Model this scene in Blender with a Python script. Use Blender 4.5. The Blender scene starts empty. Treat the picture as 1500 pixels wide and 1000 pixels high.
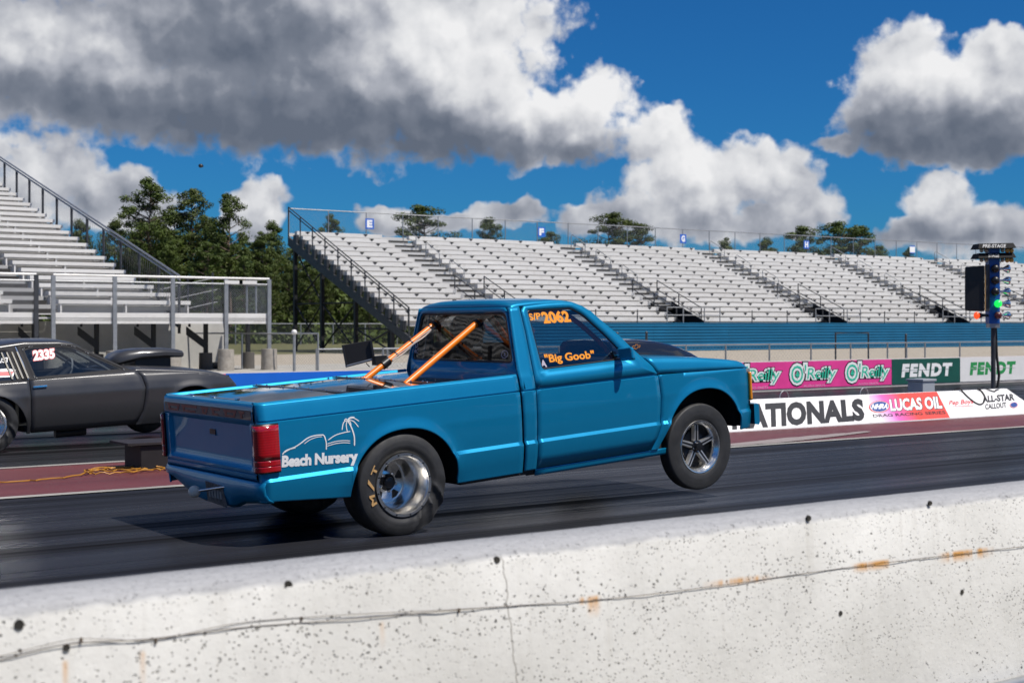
import bpy, bmesh, math, random
import numpy as np
from mathutils import Vector, Matrix
R = math.radians
scene = bpy.context.scene
COL = scene.collection

# ------------------------------------------------------------------ camera
FPX, HCAM, HY = 2083.0, 1.44, 475.0           # focal length in photo pixels, camera height, horizon row
_n = math.hypot(2890, FPX)
CC, SS = 2890 / _n, FPX / _n
FW = np.array([SS, CC]); RT = np.array([CC, -SS])
cam_d = bpy.data.cameras.new('camera'); cam = bpy.data.objects.new('camera', cam_d); COL.objects.link(cam)
cam.location = (0, 0, HCAM)
cam.rotation_euler = (R(90), 0, math.atan2(-FW[0], FW[1]))
cam_d.sensor_width = 36.0; cam_d.lens = 36.0 * FPX / 1500.0
cam_d.shift_y = -25.0 / 1500.0
cam_d.clip_start = 0.05; cam_d.clip_end = 3000
cam_d.dof.use_dof = True; cam_d.dof.focus_distance = 10.4; cam_d.dof.aperture_fstop = 5.0
scene.camera = cam

# ------------------------------------------------------------------ sun, exposure
SUN_EL = 60.0
sun_h = Vector((0.419, -0.908, 0)).normalized()
to_sun = (sun_h * math.cos(R(SUN_EL)) + Vector((0, 0, math.sin(R(SUN_EL))))).normalized()
sl = bpy.data.lights.new('sun', 'SUN'); sl.energy = 5.0; sl.angle = R(0.53); sl.color = (1.0, 0.95, 0.88)
so = bpy.data.objects.new('sun', sl); COL.objects.link(so)
so.rotation_euler = (-to_sun).to_track_quat('-Z', 'Y').to_euler()
so.location = (0, 0, 40)
vs = scene.view_settings
vs.view_transform = 'Standard'; vs.look = 'None'; vs.exposure = 0.07; vs.gamma = 1.0
try: vs.use_curve_mapping = False
except Exception: pass

# ------------------------------------------------------------------ node helpers
class NT:
    def __init__(s, nt): s.nt = nt
    def n(s, t, **kw):
        nd = s.nt.nodes.new(t)
        for k, v in kw.items(): setattr(nd, k, v)
        return nd
    def link(s, a, b): s.nt.links.new(a, b)
    def val(s, sock, v):
        if isinstance(v, bpy.types.NodeSocket): s.link(v, sock)
        elif v is not None: sock.default_value = v
    def m(s, op, a, b=None, c=None, clamp=False):
        nd = s.n('ShaderNodeMath', operation=op); nd.use_clamp = clamp
        s.val(nd.inputs[0], a); s.val(nd.inputs[1], b)
        if c is not None: s.val(nd.inputs[2], c)
        return nd.outputs[0]
    def mr(s, v, a, b, c=0.0, d=1.0, smooth=False):
        nd = s.n('ShaderNodeMapRange')
        nd.interpolation_type = 'SMOOTHSTEP' if smooth else 'LINEAR'
        s.val(nd.inputs[0], v)
        for i, q in zip((1, 2, 3, 4), (a, b, c, d)): s.val(nd.inputs[i], q)
        return nd.outputs[0]
    def noise(s, vec, scale, detail=4, rough=.5, dist=0.0):
        nd = s.n('ShaderNodeTexNoise'); s.link(vec, nd.inputs['Vector'])
        nd.inputs['Scale'].default_value = scale; nd.inputs['Detail'].default_value = detail
        nd.inputs['Roughness'].default_value = rough; nd.inputs['Distortion'].default_value = dist
        return nd.outputs[0]
    def vor(s, vec, scale, feature='F1', smooth=None):
        nd = s.n('ShaderNodeTexVoronoi', feature=feature); s.link(vec, nd.inputs['Vector'])
        nd.inputs['Scale'].default_value = scale
        if smooth is not None: nd.inputs['Smoothness'].default_value = smooth
        return nd
    def mapping(s, vec, scale=(1, 1, 1), loc=(0, 0, 0)):
        nd = s.n('ShaderNodeMapping'); s.link(vec, nd.inputs[0])
        nd.inputs['Location'].default_value = loc; nd.inputs['Scale'].default_value = scale
        return nd.outputs[0]
    def mix(s, f, a, b, blend='MIX'):
        nd = s.n('ShaderNodeMix', data_type='RGBA', blend_type=blend)
        s.val(nd.inputs[0], f)
        for i, q in ((6, a), (7, b)):
            if isinstance(q, (tuple, list)): q = tuple(q) + ((1,) if len(q) == 3 else ())
            s.val(nd.inputs[i], q)
        return nd.outputs[2]
    def xyz(s, vec):
        nd = s.n('ShaderNodeSeparateXYZ'); s.link(vec, nd.inputs[0]); return nd.outputs
    def comb(s, x, y, z):
        nd = s.n('ShaderNodeCombineXYZ')
        for i, q in enumerate((x, y, z)): s.val(nd.inputs[i], q)
        return nd.outputs[0]

# ------------------------------------------------------------------ world: sky with cumulus clouds
def px_dir(x, y):
    return math.atan((x - 750) / FPX) * FPX / 100 + 7.5, math.atan((HY - y) / math.hypot(FPX, x - 750)) * FPX / 100
world = bpy.data.worlds.new('World'); scene.world = world; world.use_nodes = True
wt = world.node_tree; wt.nodes.clear(); W = NT(wt)
BLOBS = [ # x, y, rx, ry in photo pixels (turned into directions in the sky)
 (60,60,190,110),(200,85,320,95),(480,90,300,100),(300,20,330,100),(640,25,200,100),(120,120,250,85),(400,150,300,88),(620,140,260,108),(770,185,170,66),(820,205,120,45),(888,135,58,48),
 (962,205,62,58),(1020,270,130,75),(1130,265,85,62),(1180,310,62,40),(930,312,100,32),(1060,322,180,36),(972,175,40,28),
 (1325,105,92,72),(1430,150,135,95),(1290,165,70,55),(1450,78,60,48),(1400,212,165,38),(1245,210,40,20),
 (1370,300,60,45),(1440,332,115,45),(1335,342,75,22),
 (50,255,110,72),(150,290,90,48),(212,312,60,42),(378,300,44,38),(365,332,42,28),
 (570,318,62,22),(742,316,62,24),(660,327,60,18),(865,318,60,28)]
TONES = [ # lighter and darker parts of those clouds: x, y, rx, ry, amount
 (650,60,170,95,.42),(800,165,95,70,.34),(110,85,140,50,.30),(885,125,55,45,.25),(960,185,70,60,.35),(1010,250,110,60,.25),(1130,250,80,50,.25),(1320,90,85,55,.34),(1450,95,80,60,.28),(1370,290,50,30,.3),(60,225,120,45,.3),(380,285,45,25,.35),
 (390,40,190,60,-.36),(320,110,420,130,-.05),(250,140,260,70,-.20),(560,140,170,60,-.12),(1400,170,120,60,-.16),(60,135,120,28,-.28),(330,190,300,48,-.42),(640,215,230,42,-.42),(800,235,130,30,-.22),(1400,215,190,42,-.42),(1290,170,70,40,-.15),(1060,325,190,26,-.16),(880,240,60,60,-.25),(1420,345,120,24,-.2)]
def vm(G, op, a, b=None, c=None):
    nd = G.n('ShaderNodeVectorMath', operation=op)
    for i, q in enumerate((a, b, c)):
        if q is not None: G.val(nd.inputs[i], q)
    return nd
def blob_terms(G, P, lst):
    for t in lst:
        a, b = px_dir(t[0], t[1]); sx, sy = 100/t[2], 100/t[3]
        q = vm(G, 'MULTIPLY_ADD', P, (sx, sy, 0), (-a*sx, -b*sy, 0)).outputs[0]
        yield vm(G, 'DOT_PRODUCT', q, q).outputs['Value'], t
tc = W.n('ShaderNodeTexCoord'); DIR = tc.outputs['Generated']
def dot(v): return vm(W, 'DOT_PRODUCT', DIR, v).outputs['Value']
az = W.m('ARCTAN2', dot((RT[0], RT[1], 0)), dot((FW[0], FW[1], 0)))
el = W.m('ARCSINE', dot((0, 0, 1)))
U = W.m('ADD', W.m('MULTIPLY', az, FPX / 100), 7.5); V = W.m('MULTIPLY', el, FPX / 100)
P0 = W.comb(U, V, 0.0)
def n2(vec, scale, detail, rough, dist=0.0, col=False):
    nd = W.n('ShaderNodeTexNoise', noise_dimensions='2D'); W.link(vec, nd.inputs['Vector'])
    nd.inputs['Scale'].default_value = scale; nd.inputs['Detail'].default_value = detail; nd.inputs['Roughness'].default_value = rough; nd.inputs['Distortion'].default_value = dist
    return nd.outputs[1 if col else 0]
def v2(vec, scale):
    nd = W.n('ShaderNodeTexVoronoi', voronoi_dimensions='2D', feature='SMOOTH_F1'); W.link(vec, nd.inputs['Vector']); nd.inputs['Scale'].default_value = scale; nd.inputs['Smoothness'].default_value = .7
    return nd.outputs[0]
def puff(vec):      # billowy relief, low and high part
    wv = vm(W, 'MULTIPLY_ADD', n2(vec, 2.3, 3, .5, 0, True), (.5, .5, 0), vec).outputs[0]
    lo = W.m('ADD', W.m('MULTIPLY', W.m('SUBTRACT', n2(vec, .75, 3, .5), .5), 1.5), W.m('MULTIPLY', W.m('SUBTRACT', .36, v2(wv, 1.5)), .9))
    hi = W.m('ADD', W.m('MULTIPLY', W.m('SUBTRACT', n2(vec, 3.2, 7, .6), .5), 1.0), W.m('MULTIPLY', W.m('SUBTRACT', .3, v2(wv, 4.3)), .55))
    return lo, hi
def shade(D, tone, fields, fields_up):
    lo, hi = fields; lo1, hi1 = fields_up
    l = W.m('ADD', W.m('MULTIPLY', W.m('SUBTRACT', lo, lo1), .44), W.m('MULTIPLY', W.m('SUBTRACT', hi, hi1), .13))
    l = W.m('ADD', W.m('ADD', l, tone), .56)
    l = W.m('ADD', l, W.mr(D, .0, .7, .16, 0.0))          # thin rims glow
    ramp = W.n('ShaderNodeValToRGB'); W.link(l, ramp.inputs[0]); cr = ramp.color_ramp
    cr.elements[0].position = 0; cr.elements[0].color = (.12, .145, .195, 1); cr.elements[1].position = 1; cr.elements[1].color = (.86, .86, .87, 1)
    for p, c_ in ((.28, (.20, .225, .28, 1)), (.55, (.41, .43, .485, 1)), (.8, (.70, .71, .735, 1))): e = cr.elements.new(p); e.color = c_
    b2 = W.n('ShaderNodeBackground'); W.link(ramp.outputs[0], b2.inputs[0]); b2.inputs[1].default_value = CLOUD_STR
    return b2.outputs[0]
CLOUD_STR = .96
sky = W.n('ShaderNodeTexSky', sky_type='NISHITA'); sky.sun_disc = False
sky.sun_elevation = R(SUN_EL); sky.sun_rotation = math.atan2(sun_h.x, sun_h.y)
sky.altitude = 0; sky.air_density = 1.0; sky.dust_density = .2; sky.ozone_density = 3.0
skc = W.mix(1.0, sky.outputs[0], (.14, .66, 1.24), 'MULTIPLY')
b1 = W.n('ShaderNodeBackground'); W.link(skc, b1.inputs[0]); b1.inputs[1].default_value = .056
def over(alpha, cloud):
    ms = W.n('ShaderNodeMixShader'); W.link(alpha, ms.inputs[0]); W.link(b1.outputs[0], ms.inputs[1]); W.link(cloud, ms.inputs[2]); return ms.outputs[0]
# sky in view
PW = vm(W, 'MULTIPLY_ADD', n2(P0, 1.4, 3, .55, 0, True), (.55, .55, 0), P0).outputs[0]
PW = vm(W, 'ADD', PW, (-.275, -.275, 0)).outputs[0]
dmin = None
for q, t in blob_terms(W, PW, BLOBS): dmin = q if dmin is None else W.m('SMOOTH_MIN', dmin, q, .35)
D0 = W.m('MAXIMUM', W.m('SUBTRACT', 1.0, dmin), -1.5)
tone = None
for q, t in blob_terms(W, PW, TONES):
    v = W.m('MULTIPLY', W.m('EXPONENT', W.m('MULTIPLY', q, -1.0)), t[4]); tone = v if tone is None else W.m('ADD', tone, v)
fa = puff(P0); fb = puff(vm(W, 'ADD', P0, (.11, .20, 0)).outputs[0])
DD = W.m('ADD', D0, W.m('ADD', W.m('MULTIPLY', fa[0], .55), W.m('MULTIPLY', fa[1], .75)))
al = W.m('MULTIPLY', W.mr(DD, -.12, .48, 0, 1, True), W.mr(V, -.4, .3, 0, 1))
view_sky = over(al, shade(DD, tone, fa, fb))
# the same weather goes on over the rest of the sky
gp = vm(W, 'MULTIPLY', DIR, (1, 1, 1)).outputs[0]
def g3(off):
    return W.noise(vm(W, 'ADD', gp, off).outputs[0], 3.4, 5, .55)
ga, gb_ = g3((0, 0, 0)), g3((.02, -.03, .06))
GD = W.m('MULTIPLY', W.m('SUBTRACT', ga, .55), 7.0)
gal = W.m('MULTIPLY', W.mr(GD, -.05, .5, 0, 1, True), W.mr(V, -.4, .3, 0, 1))
gl = W.m('ADD', W.m('MULTIPLY', W.m('SUBTRACT', ga, gb_), 3.2), .50)
gr = W.n('ShaderNodeMapRange'); W.link(gl, gr.inputs[0])
gcol = W.mix(gr.outputs[0], (.13, .15, .20), (.80, .80, .82)); gb2 = W.n('ShaderNodeBackground'); W.link(gcol, gb2.inputs[0]); gb2.inputs[1].default_value = CLOUD_STR
rest_sky = over(gal, gb2.outputs[0])
wn = W.m('MAXIMUM', W.m('DIVIDE', W.m('ABSOLUTE', W.m('SUBTRACT', U, 7.5)), 8.6), W.m('DIVIDE', V, 5.7))
msk = W.mr(wn, .93, 1.1, 0, 1, True)
mw = W.n('ShaderNodeMixShader'); W.link(msk, mw.inputs[0]); W.link(view_sky, mw.inputs[1]); W.link(rest_sky, mw.inputs[2])
wo = W.n('ShaderNodeOutputWorld'); W.link(mw.outputs[0], wo.inputs[0])

# ------------------------------------------------------------------ pixel -> place helpers
def onY(x, y, Y):
    a = (x - 750) / FPX; d = Y / (FW[1] + a * RT[1]); return (d * (FW[0] + a * RT[0]), Y, HCAM - (y - HY) / FPX * d)
def onX(x, y, X):
    a = (x - 750) / FPX; d = X / (FW[0] + a * RT[0]); return (X, d * (FW[1] + a * RT[1]), HCAM - (y - HY) / FPX * d)
def onZ(x, y, Z=0.0):
    d = (HCAM - Z) * FPX / (y - HY); a = (x - 750) / FPX; return (d * FW[0] + a * d * RT[0], d * FW[1] + a * d * RT[1], Z)
def atd(x, d, Z=0.0):
    a = (x - 750) / FPX; return (d * FW[0] + a * d * RT[0], d * FW[1] + a * d * RT[1], Z)
def onplane(x, y, p0, nrm):
    a = (x - 750) / FPX; dr = Vector((FW[0] + a * RT[0], FW[1] + a * RT[1], -(y - HY) / FPX))
    o = Vector((0, 0, HCAM)); nrm = Vector(nrm); t = (Vector(p0) - o).dot(nrm) / dr.dot(nrm); return o + dr * t

# ------------------------------------------------------------------ materials
MATS = {}
def mat(name, color=(.5, .5, .5), rough=.5, metal=0.0, coat=0.0, spec=.5, var=0.0, vscale=6.0, bump=0.0, bscale=60.0, fn=None, rvar=0.0, coat_rough=.03, coat_ior=1.5, emit=None, estr=0.0):
    if name in MATS: return MATS[name]
    m = bpy.data.materials.new(name); m.use_nodes = True; N = NT(m.node_tree)
    b = m.node_tree.nodes['Principled BSDF']
    b.inputs['Base Color'].default_value = tuple(color) + (1,); b.inputs['Roughness'].default_value = rough
    b.inputs['Metallic'].default_value = metal; b.inputs['Coat Weight'].default_value = coat; b.inputs['Coat Roughness'].default_value = coat_rough
    b.inputs['Specular IOR Level'].default_value = spec
    if coat: b.inputs['Coat IOR'].default_value = coat_ior
    if emit: b.inputs['Emission Color'].default_value = tuple(emit) + (1,); b.inputs['Emission Strength'].default_value = estr
    t = N.n('ShaderNodeTexCoord'); OB = t.outputs['Object']
    if var:
        f = N.noise(OB, vscale, 6, .6)
        N.link(N.mix(N.mr(f, .3, .7), [c * (1 - var) for c in color], [min(1, c * (1 + var)) for c in color]), b.inputs['Base Color'])
    if rvar: N.link(N.mr(N.noise(OB, vscale * 1.7, 5, .6), .3, .7, max(.02, rough - rvar), min(1, rough + rvar)), b.inputs['Roughness'])
    if bump:
        bp = N.n('ShaderNodeBump'); bp.inputs['Strength'].default_value = bump; bp.inputs['Distance'].default_value = .01
        N.link(N.noise(OB, bscale, 6, .6), bp.inputs['Height']); N.link(bp.outputs[0], b.inputs['Normal'])
    if fn: fn(N, b, OB)
    MATS[name] = m; return m

def f_paint(N, b, OB):
    v = N.noise(OB, 1400, 1, .5)
    N.link(N.mix(N.mr(v, .35, .65), (.004, .185, .370), (.006, .250, .465)), b.inputs['Base Color'])
    N.link(N.mr(N.noise(OB, 3, 4, .6), .3, .7, .36, .42), b.inputs['Roughness'])
blue = mat('truck_paint', (.003, .19, .37), .34, .44, .6, spec=.2, fn=f_paint, coat_rough=.012, coat_ior=1.4)
def f_grey(N, b, OB):
    N.link(N.mr(N.noise(OB, 4, 5, .6), .3, .7, .36, .5), b.inputs['Roughness'])
satin = mat('satin_black_paint', (.048, .048, .051), .42, .3, .5, fn=f_grey, coat_rough=.22)
cover = mat('tonneau_gloss', (.012, .016, .024), .06, 0, 1.0, bump=.03, bscale=5)
dark = mat('dark_underbody', (.012, .012, .013), .75, var=.4)
trim = mat('black_trim', (.012, .012, .013), .38)
rubber = mat('tyre_rubber', (.022, .022, .023), .62, var=.35, vscale=9, bump=.15, bscale=160, rvar=.12)
spoke_m = mat('spoke_alloy', (.78, .77, .75), .34, .85)
alloy = mat('polished_alloy', (.86, .84, .80), .22, 1.0, rvar=.05, vscale=14)
alloy_dk = mat('dark_alloy', (.05, .05, .055), .3, .8)
chrome = mat('chrome', (.82, .83, .85), .07, 1.0)
orange = mat('orange_tube', (.85, .20, .005), .3, 0, .8)
decal_w = mat('white_vinyl', (.8, .8, .8), .4)
decal_o = mat('orange_vinyl', (.85, .30, .015), .45)
decal_r = mat('red_vinyl', (.62, .02, .035), .45)
gold = mat('gold_ink', (.50, .30, .12), .6)
red_lens = mat('red_lens', (.32, .004, .008), .12, 0, 1.0)
def f_lens(N, b, OB):
    x, y, z = N.xyz(OB); f = N.m('FRACT', N.m('MULTIPLY', z, 60))
    N.link(N.mix(N.mr(f, .2, .8), (.28, .004, .007), (.40, .006, .01)), b.inputs['Base Color'])
red_lens2 = mat('red_lens_ribbed', (.4, .01, .01), .12, 0, 1.0, fn=f_lens)
amber = mat('amber_lens', (.75, .26, .01), .15, 0, 1.0)
clear_lens = mat('clear_lens', (.45, .42, .42), .1, 0, 1.0)
seatfab = mat('seat_fabric', (.03, .03, .035), .85, var=.3)
def glass(name, tint, refl=1.0, bump=0.0, base=.09):
    m = bpy.data.materials.new(name); m.use_nodes = True; nt = m.node_tree; nt.nodes.clear(); N = NT(nt)
    t = N.n('ShaderNodeBsdfTransparent'); t.inputs[0].default_value = tint + (1,)
    g = N.n('ShaderNodeBsdfGlossy'); g.inputs['Roughness'].default_value = .015; g.inputs[0].default_value = (refl, refl, refl, 1)
    ge = N.n('ShaderNodeNewGeometry'); dp = N.n('ShaderNodeVectorMath', operation='DOT_PRODUCT'); N.link(ge.outputs['Incoming'], dp.inputs[0]); N.link(ge.outputs['Normal'], dp.inputs[1])
    fz = N.m('ADD', base, N.m('MULTIPLY', N.m('POWER', N.m('SUBTRACT', 1.0, N.m('ABSOLUTE', dp.outputs['Value'])), 5.0), .95 - base))
    if bump:
        tcn = N.n('ShaderNodeTexCoord'); bp = N.n('ShaderNodeBump'); bp.inputs['Strength'].default_value = bump; bp.inputs['Distance'].default_value = .05
        N.link(N.noise(tcn.outputs['Object'], 3.0, 1, .4), bp.inputs['Height']); N.link(bp.outputs[0], g.inputs['Normal'])
    mx = N.n('ShaderNodeMixShader'); N.link(fz, mx.inputs[0]); N.link(t.outputs[0], mx.inputs[1]); N.link(g.outputs[0], mx.inputs[2])
    o = N.n('ShaderNodeOutputMaterial'); N.link(mx.outputs[0], o.inputs[0]); return m
tint_glass = glass('tinted_glass', (.36, .35, .35), 1.0, .05, .05)
side_glass = glass('side_glass', (.66, .70, .71), 1.0, .04, .12)
clear_glass = glass('clear_glass', (.62, .66, .68))

def f_alu(N, b, OB):
    oi = N.n('ShaderNodeObjectInfo'); n = N.noise(N.mapping(OB, (.5, 3, 3)), 2.0, 6, .65); d = N.mr(N.noise(OB, 1.6, 5, .7), .56, .72)
    c = N.mix(N.mr(n, .3, .7), (.66, .64, .61), (.78, .765, .74)); c = N.mix(N.m('MULTIPLY', oi.outputs['Random'], .30), c, (.52, .50, .47)); N.link(N.mix(N.m('MULTIPLY', d, .30), c, (.33, .29, .24)), b.inputs['Base Color'])
alu = mat('bleacher_aluminium', (.74, .72, .69), .45, .15, rvar=.1, fn=f_alu)
alu_grey = mat('bleacher_riser', (.48, .47, .455), .5, .2, var=.15, vscale=1.1)
galv = mat('galvanised_steel', (.36, .37, .38), .42, .7, var=.15, vscale=8)
dgalv = mat('dark_steel', (.06, .063, .07), .5, .5, var=.25, vscale=5)
blacksteel = mat('black_steel', (.016, .017, .019), .55, .2)
step_dk = mat('step_dark', (.022, .020, .018), .7, var=.4, vscale=3)
skirt = mat('blue_skirt_steel', (.004, .135, .27), .42, .1, var=.12, vscale=.6)
bluewall = mat('blue_wall_paint', (.004, .13, .62), .5, var=.08, vscale=2)
pink = mat('pink_vinyl', (.72, .045, .27), .5, var=.10, vscale=3)
dgreen = mat('green_vinyl', (.004, .075, .055), .5, var=.1, vscale=3)
white_v = mat('white_banner', (.72, .71, .70), .5, var=.05, vscale=3)
mint = mat('mint_vinyl', (.03, .50, .32), .5)
lgreen = mat('leaf_green_vinyl', (.02, .27, .07), .5)
black_v = mat('black_vinyl', (.012, .012, .014), .5)
navy_v = mat('navy_vinyl', (.02, .06, .25), .5)
lightpink = mat('pale_pink_vinyl', (.75, .35, .55), .5)
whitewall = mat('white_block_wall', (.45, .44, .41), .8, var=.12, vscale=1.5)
conc = mat('pier_concrete', (.33, .30, .26), .9, var=.25, vscale=6, bump=.4, bscale=30)
yellowcord = mat('yellow_cord', (.42, .19, .02), .5)
cordblk = mat('black_cable', (.015, .014, .013), .6)
boxgrey = mat('grey_enclosure', (.34, .36, .39), .5, .2)
treeblue = mat('blue_tree_paint', (.005, .09, .38), .4)
screen = mat('screen_back', (.022, .02, .021), .7)
bulb_y = mat('amber_bulb', (.62, .33, .05), .25, 0, .6)
bulb_dull = mat('clear_bulb', (.34, .29, .2), .3, 0, .5)
bulb_g = mat('green_bulb_lit', (.01, .5, .06), .3, emit=(.01, .9, .10), estr=1.1)
bulb_r = mat('red_bulb_lit', (.6, .05, .02), .3, emit=(1.0, .10, .02), estr=.9)
bulb_rd = mat('red_bulb_off', (.10, .015, .015), .3, 0, .5)

# ------------------------------------------------------------------ mesh builder
class MB:
    def __init__(s): s.v = []; s.f = []; s.m = []
    def add(s, vs_, fs, mi=0):
        o = len(s.v); s.v += [tuple(p) for p in vs_]; s.f += [tuple(i + o for i in q) for q in fs]; s.m += [mi] * len(fs); return s
    def box(s, x0, x1, y0, y1, z0, z1, mi=0):
        x0, x1 = min(x0, x1), max(x0, x1); y0, y1 = min(y0, y1), max(y0, y1); z0, z1 = min(z0, z1), max(z0, z1)
        return s.add([(x0,y0,z0),(x1,y0,z0),(x1,y1,z0),(x0,y1,z0),(x0,y0,z1),(x1,y0,z1),(x1,y1,z1),(x0,y1,z1)],
              [(0,3,2,1),(4,5,6,7),(0,1,5,4),(1,2,6,5),(2,3,7,6),(3,0,4,7)], mi)
    def hexa(s, p, mi=0):
        return s.add(p, [(0,3,2,1),(4,5,6,7),(0,1,5,4),(1,2,6,5),(2,3,7,6),(3,0,4,7)], mi)
    def path(s, pts, r, n=8, mi=0, cap=True, closed=False):
        pts = [Vector(p) for p in pts]; k = len(pts); rings = []
        up = None
        for i, p in enumerate(pts):
            if closed: t = (pts[(i + 1) % k] - pts[i - 1])
            else: t = (pts[min(i + 1, k - 1)] - pts[max(i - 1, 0)])
            t.normalize()
            if up is None:
                up = Vector((0, 0, 1)) if abs(t.z) < .9 else Vector((1, 0, 0))
            a = t.cross(up); a.normalize(); b = a.cross(t); b.normalize(); up = b
            rr = r[i] if isinstance(r, (list, tuple)) else r
            rings.append([p + (a * math.cos(2*math.pi*j/n) + b * math.sin(2*math.pi*j/n)) * rr for j in range(n)])
        vs_ = [q for rg in rings for q in rg]; fs = []
        for i in range(k if closed else k - 1):
            i2 = (i + 1) % k
            for j in range(n): fs.append((i*n+j, i*n+(j+1) % n, i2*n+(j+1) % n, i2*n+j))
        if cap and not closed: fs += [tuple(range(n))[::-1], tuple((k-1)*n+j for j in range(n))]
        return s.add(vs_, fs, mi)
    def tube(s, a, b, r, n=8, mi=0): return s.path([a, b], r, n, mi)
    def grid(s, P, mi=0, flip=False, close_u=False):
        nr, nc = len(P), len(P[0]); vs_ = [p for row in P for p in row]; fs = []
        for i in range(nr if close_u else nr - 1):
            i2 = (i + 1) % nr
            for j in range(nc - 1):
                q = (i*nc+j, i*nc+j+1, i2*nc+j+1, i2*nc+j); fs.append(q[::-1] if flip else q)
        return s.add(vs_, fs, mi)
    def lathe(s, prof, c, n=32, mi=0, flip=False):   # axis along y; prof = (radius, y offset)
        P = []
        for i in range(n):
            a = 2 * math.pi * i / n
            P.append([(c[0] + r * math.cos(a), c[1] + h, c[2] + r * math.sin(a)) for r, h in prof])
        return s.grid(P, mi, flip, True)
    def lathez(s, prof, c, n=16, mi=0):
        P = [[(c[0] + r * math.cos(2*math.pi*i/n), c[1] + r * math.sin(2*math.pi*i/n), c[2] + h) for r, h in prof] for i in range(n)]
        return s.grid(P, mi, False, True)
    def ball(s, c, r, n=10, mi=0, sc=(1, 1, 1)):
        P = [[(c[0] + sc[0]*r*math.sin(math.pi*j/n)*math.cos(2*math.pi*i/(2*n)), c[1] + sc[1]*r*math.sin(math.pi*j/n)*math.sin(2*math.pi*i/(2*n)), c[2] - sc[2]*r*math.cos(math.pi*j/n)) for j in range(n+1)] for i in range(2*n)]
        return s.grid(P, mi, False, True)
    def poly(s, pts, mi=0): return s.add(pts, [tuple(range(len(pts)))], mi)
    def prism(s, poly, f0, f1, mi=0):                # poly 2D, f0/f1 map (u,v) -> 3D front/back
        k = len(poly); a = [f0(*p) for p in poly]; b = [f1(*p) for p in poly]
        fs = [tuple(range(k)), tuple(range(2*k-1, k-1, -1))] + [(i, k+i, k+(i+1) % k, (i+1) % k) for i in range(k)]
        return s.add(a + b, fs, mi)
    def mesh(s, name, mats, smooth=35, merge=True, fix=True):
        me = bpy.data.meshes.new(name); me.from_pydata(s.v, [], s.f)
        mats = mats if isinstance(mats, (list, tuple)) else [mats]
        for q in mats: me.materials.append(q)
        if len(mats) > 1: me.polygons.foreach_set('material_index', s.m)
        bm = bmesh.new(); bm.from_mesh(me)
        if merge: bmesh.ops.remove_doubles(bm, verts=bm.verts, dist=1e-5); bmesh.ops.dissolve_degenerate(bm, edges=bm.edges, dist=1e-6)
        if fix: bmesh.ops.recalc_face_normals(bm, faces=bm.faces)
        bm.to_mesh(me); bm.free()
        if smooth:
            me.polygons.foreach_set('use_smooth', [True] * len(me.polygons)); me.set_sharp_from_angle(angle=R(smooth))
        return me
    def build(s, name, mats, parent=None, smooth=35, merge=True, fix=True, world_=True, **kw):
        return link(name, s.mesh(name, mats, smooth, merge, fix), parent, world_, **kw)
def link(name, me, parent=None, world_=True, loc=None, label=None, cat=None, group=None, kind=None):
    o = bpy.data.objects.new(name, me); COL.objects.link(o)
    if loc is not None: o.location = loc
    if parent is not None:
        o.parent = parent
        if world_: o.matrix_parent_inverse = parent.matrix_basis.inverted()
    return tag(o, label, cat, group, kind)
def tag(o, label=None, cat=None, group=None, kind=None):
    if label: o['label'] = label
    if cat: o['category'] = cat
    if group: o['group'] = group
    if kind: o['kind'] = kind
    return o
def thing(name, label, cat, loc=(0, 0, 0), group=None, rot=None):
    o = bpy.data.objects.new(name, None); COL.objects.link(o); o.location = loc; o.empty_display_size = .2
    if rot: o.rotation_euler = rot
    return tag(o, label, cat, group)
def solid(o, t=.006, offset=-1):
    md = o.modifiers.new('thickness', 'SOLIDIFY'); md.thickness = t; md.offset = offset; return o
def bevel(o, w=.01, n=2):
    md = o.modifiers.new('bevel', 'BEVEL'); md.width = w; md.segments = n; md.limit_method = 'ANGLE'; md.angle_limit = R(40); return o

def text2d(txt, bold=0.0, shear=0.0, spacing=1.0):
    cu = bpy.data.curves.new('t', 'FONT'); cu.body = txt; cu.size = 1; cu.offset = bold; cu.shear = shear; cu.space_character = spacing; cu.resolution_u = 3
    ob = bpy.data.objects.new('t', cu); COL.objects.link(ob)
    me = bpy.data.meshes.new_from_object(ob.evaluated_get(bpy.context.evaluated_depsgraph_get()))
    vs_ = np.array([v.co[:2] for v in me.vertices]); fs = [tuple(p.vertices) for p in me.polygons]
    bpy.data.objects.remove(ob); bpy.data.curves.remove(cu); bpy.data.meshes.remove(me)
    return vs_, fs
def fit_text(mb, txt, fn, bold=0.0, shear=0.0, spacing=1.0, pad=0.0, mi=0):
    """lay text over the unit square (s, t) -> fn(s, t)."""
    v0, _ = text2d(txt, 0.0, shear, spacing); vs_, fs = text2d(txt, bold, shear, spacing) if bold else (v0, _)
    lo, hi = v0.min(0), v0.max(0)
    mb.add([fn((p[0]-lo[0])/(hi[0]-lo[0]), (p[1]-lo[1])/(hi[1]-lo[1])) for p in vs_], fs, mi); return mb
def quadmap(bl, br, tl, tr, place):
    def fn(s, t):
        x = bl[0]*(1-s)*(1-t) + br[0]*s*(1-t) + tl[0]*(1-s)*t + tr[0]*s*t
        y = bl[1]*(1-s)*(1-t) + br[1]*s*(1-t) + tl[1]*(1-s)*t + tr[1]*s*t
        return place(x, y)
    return fn
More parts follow.
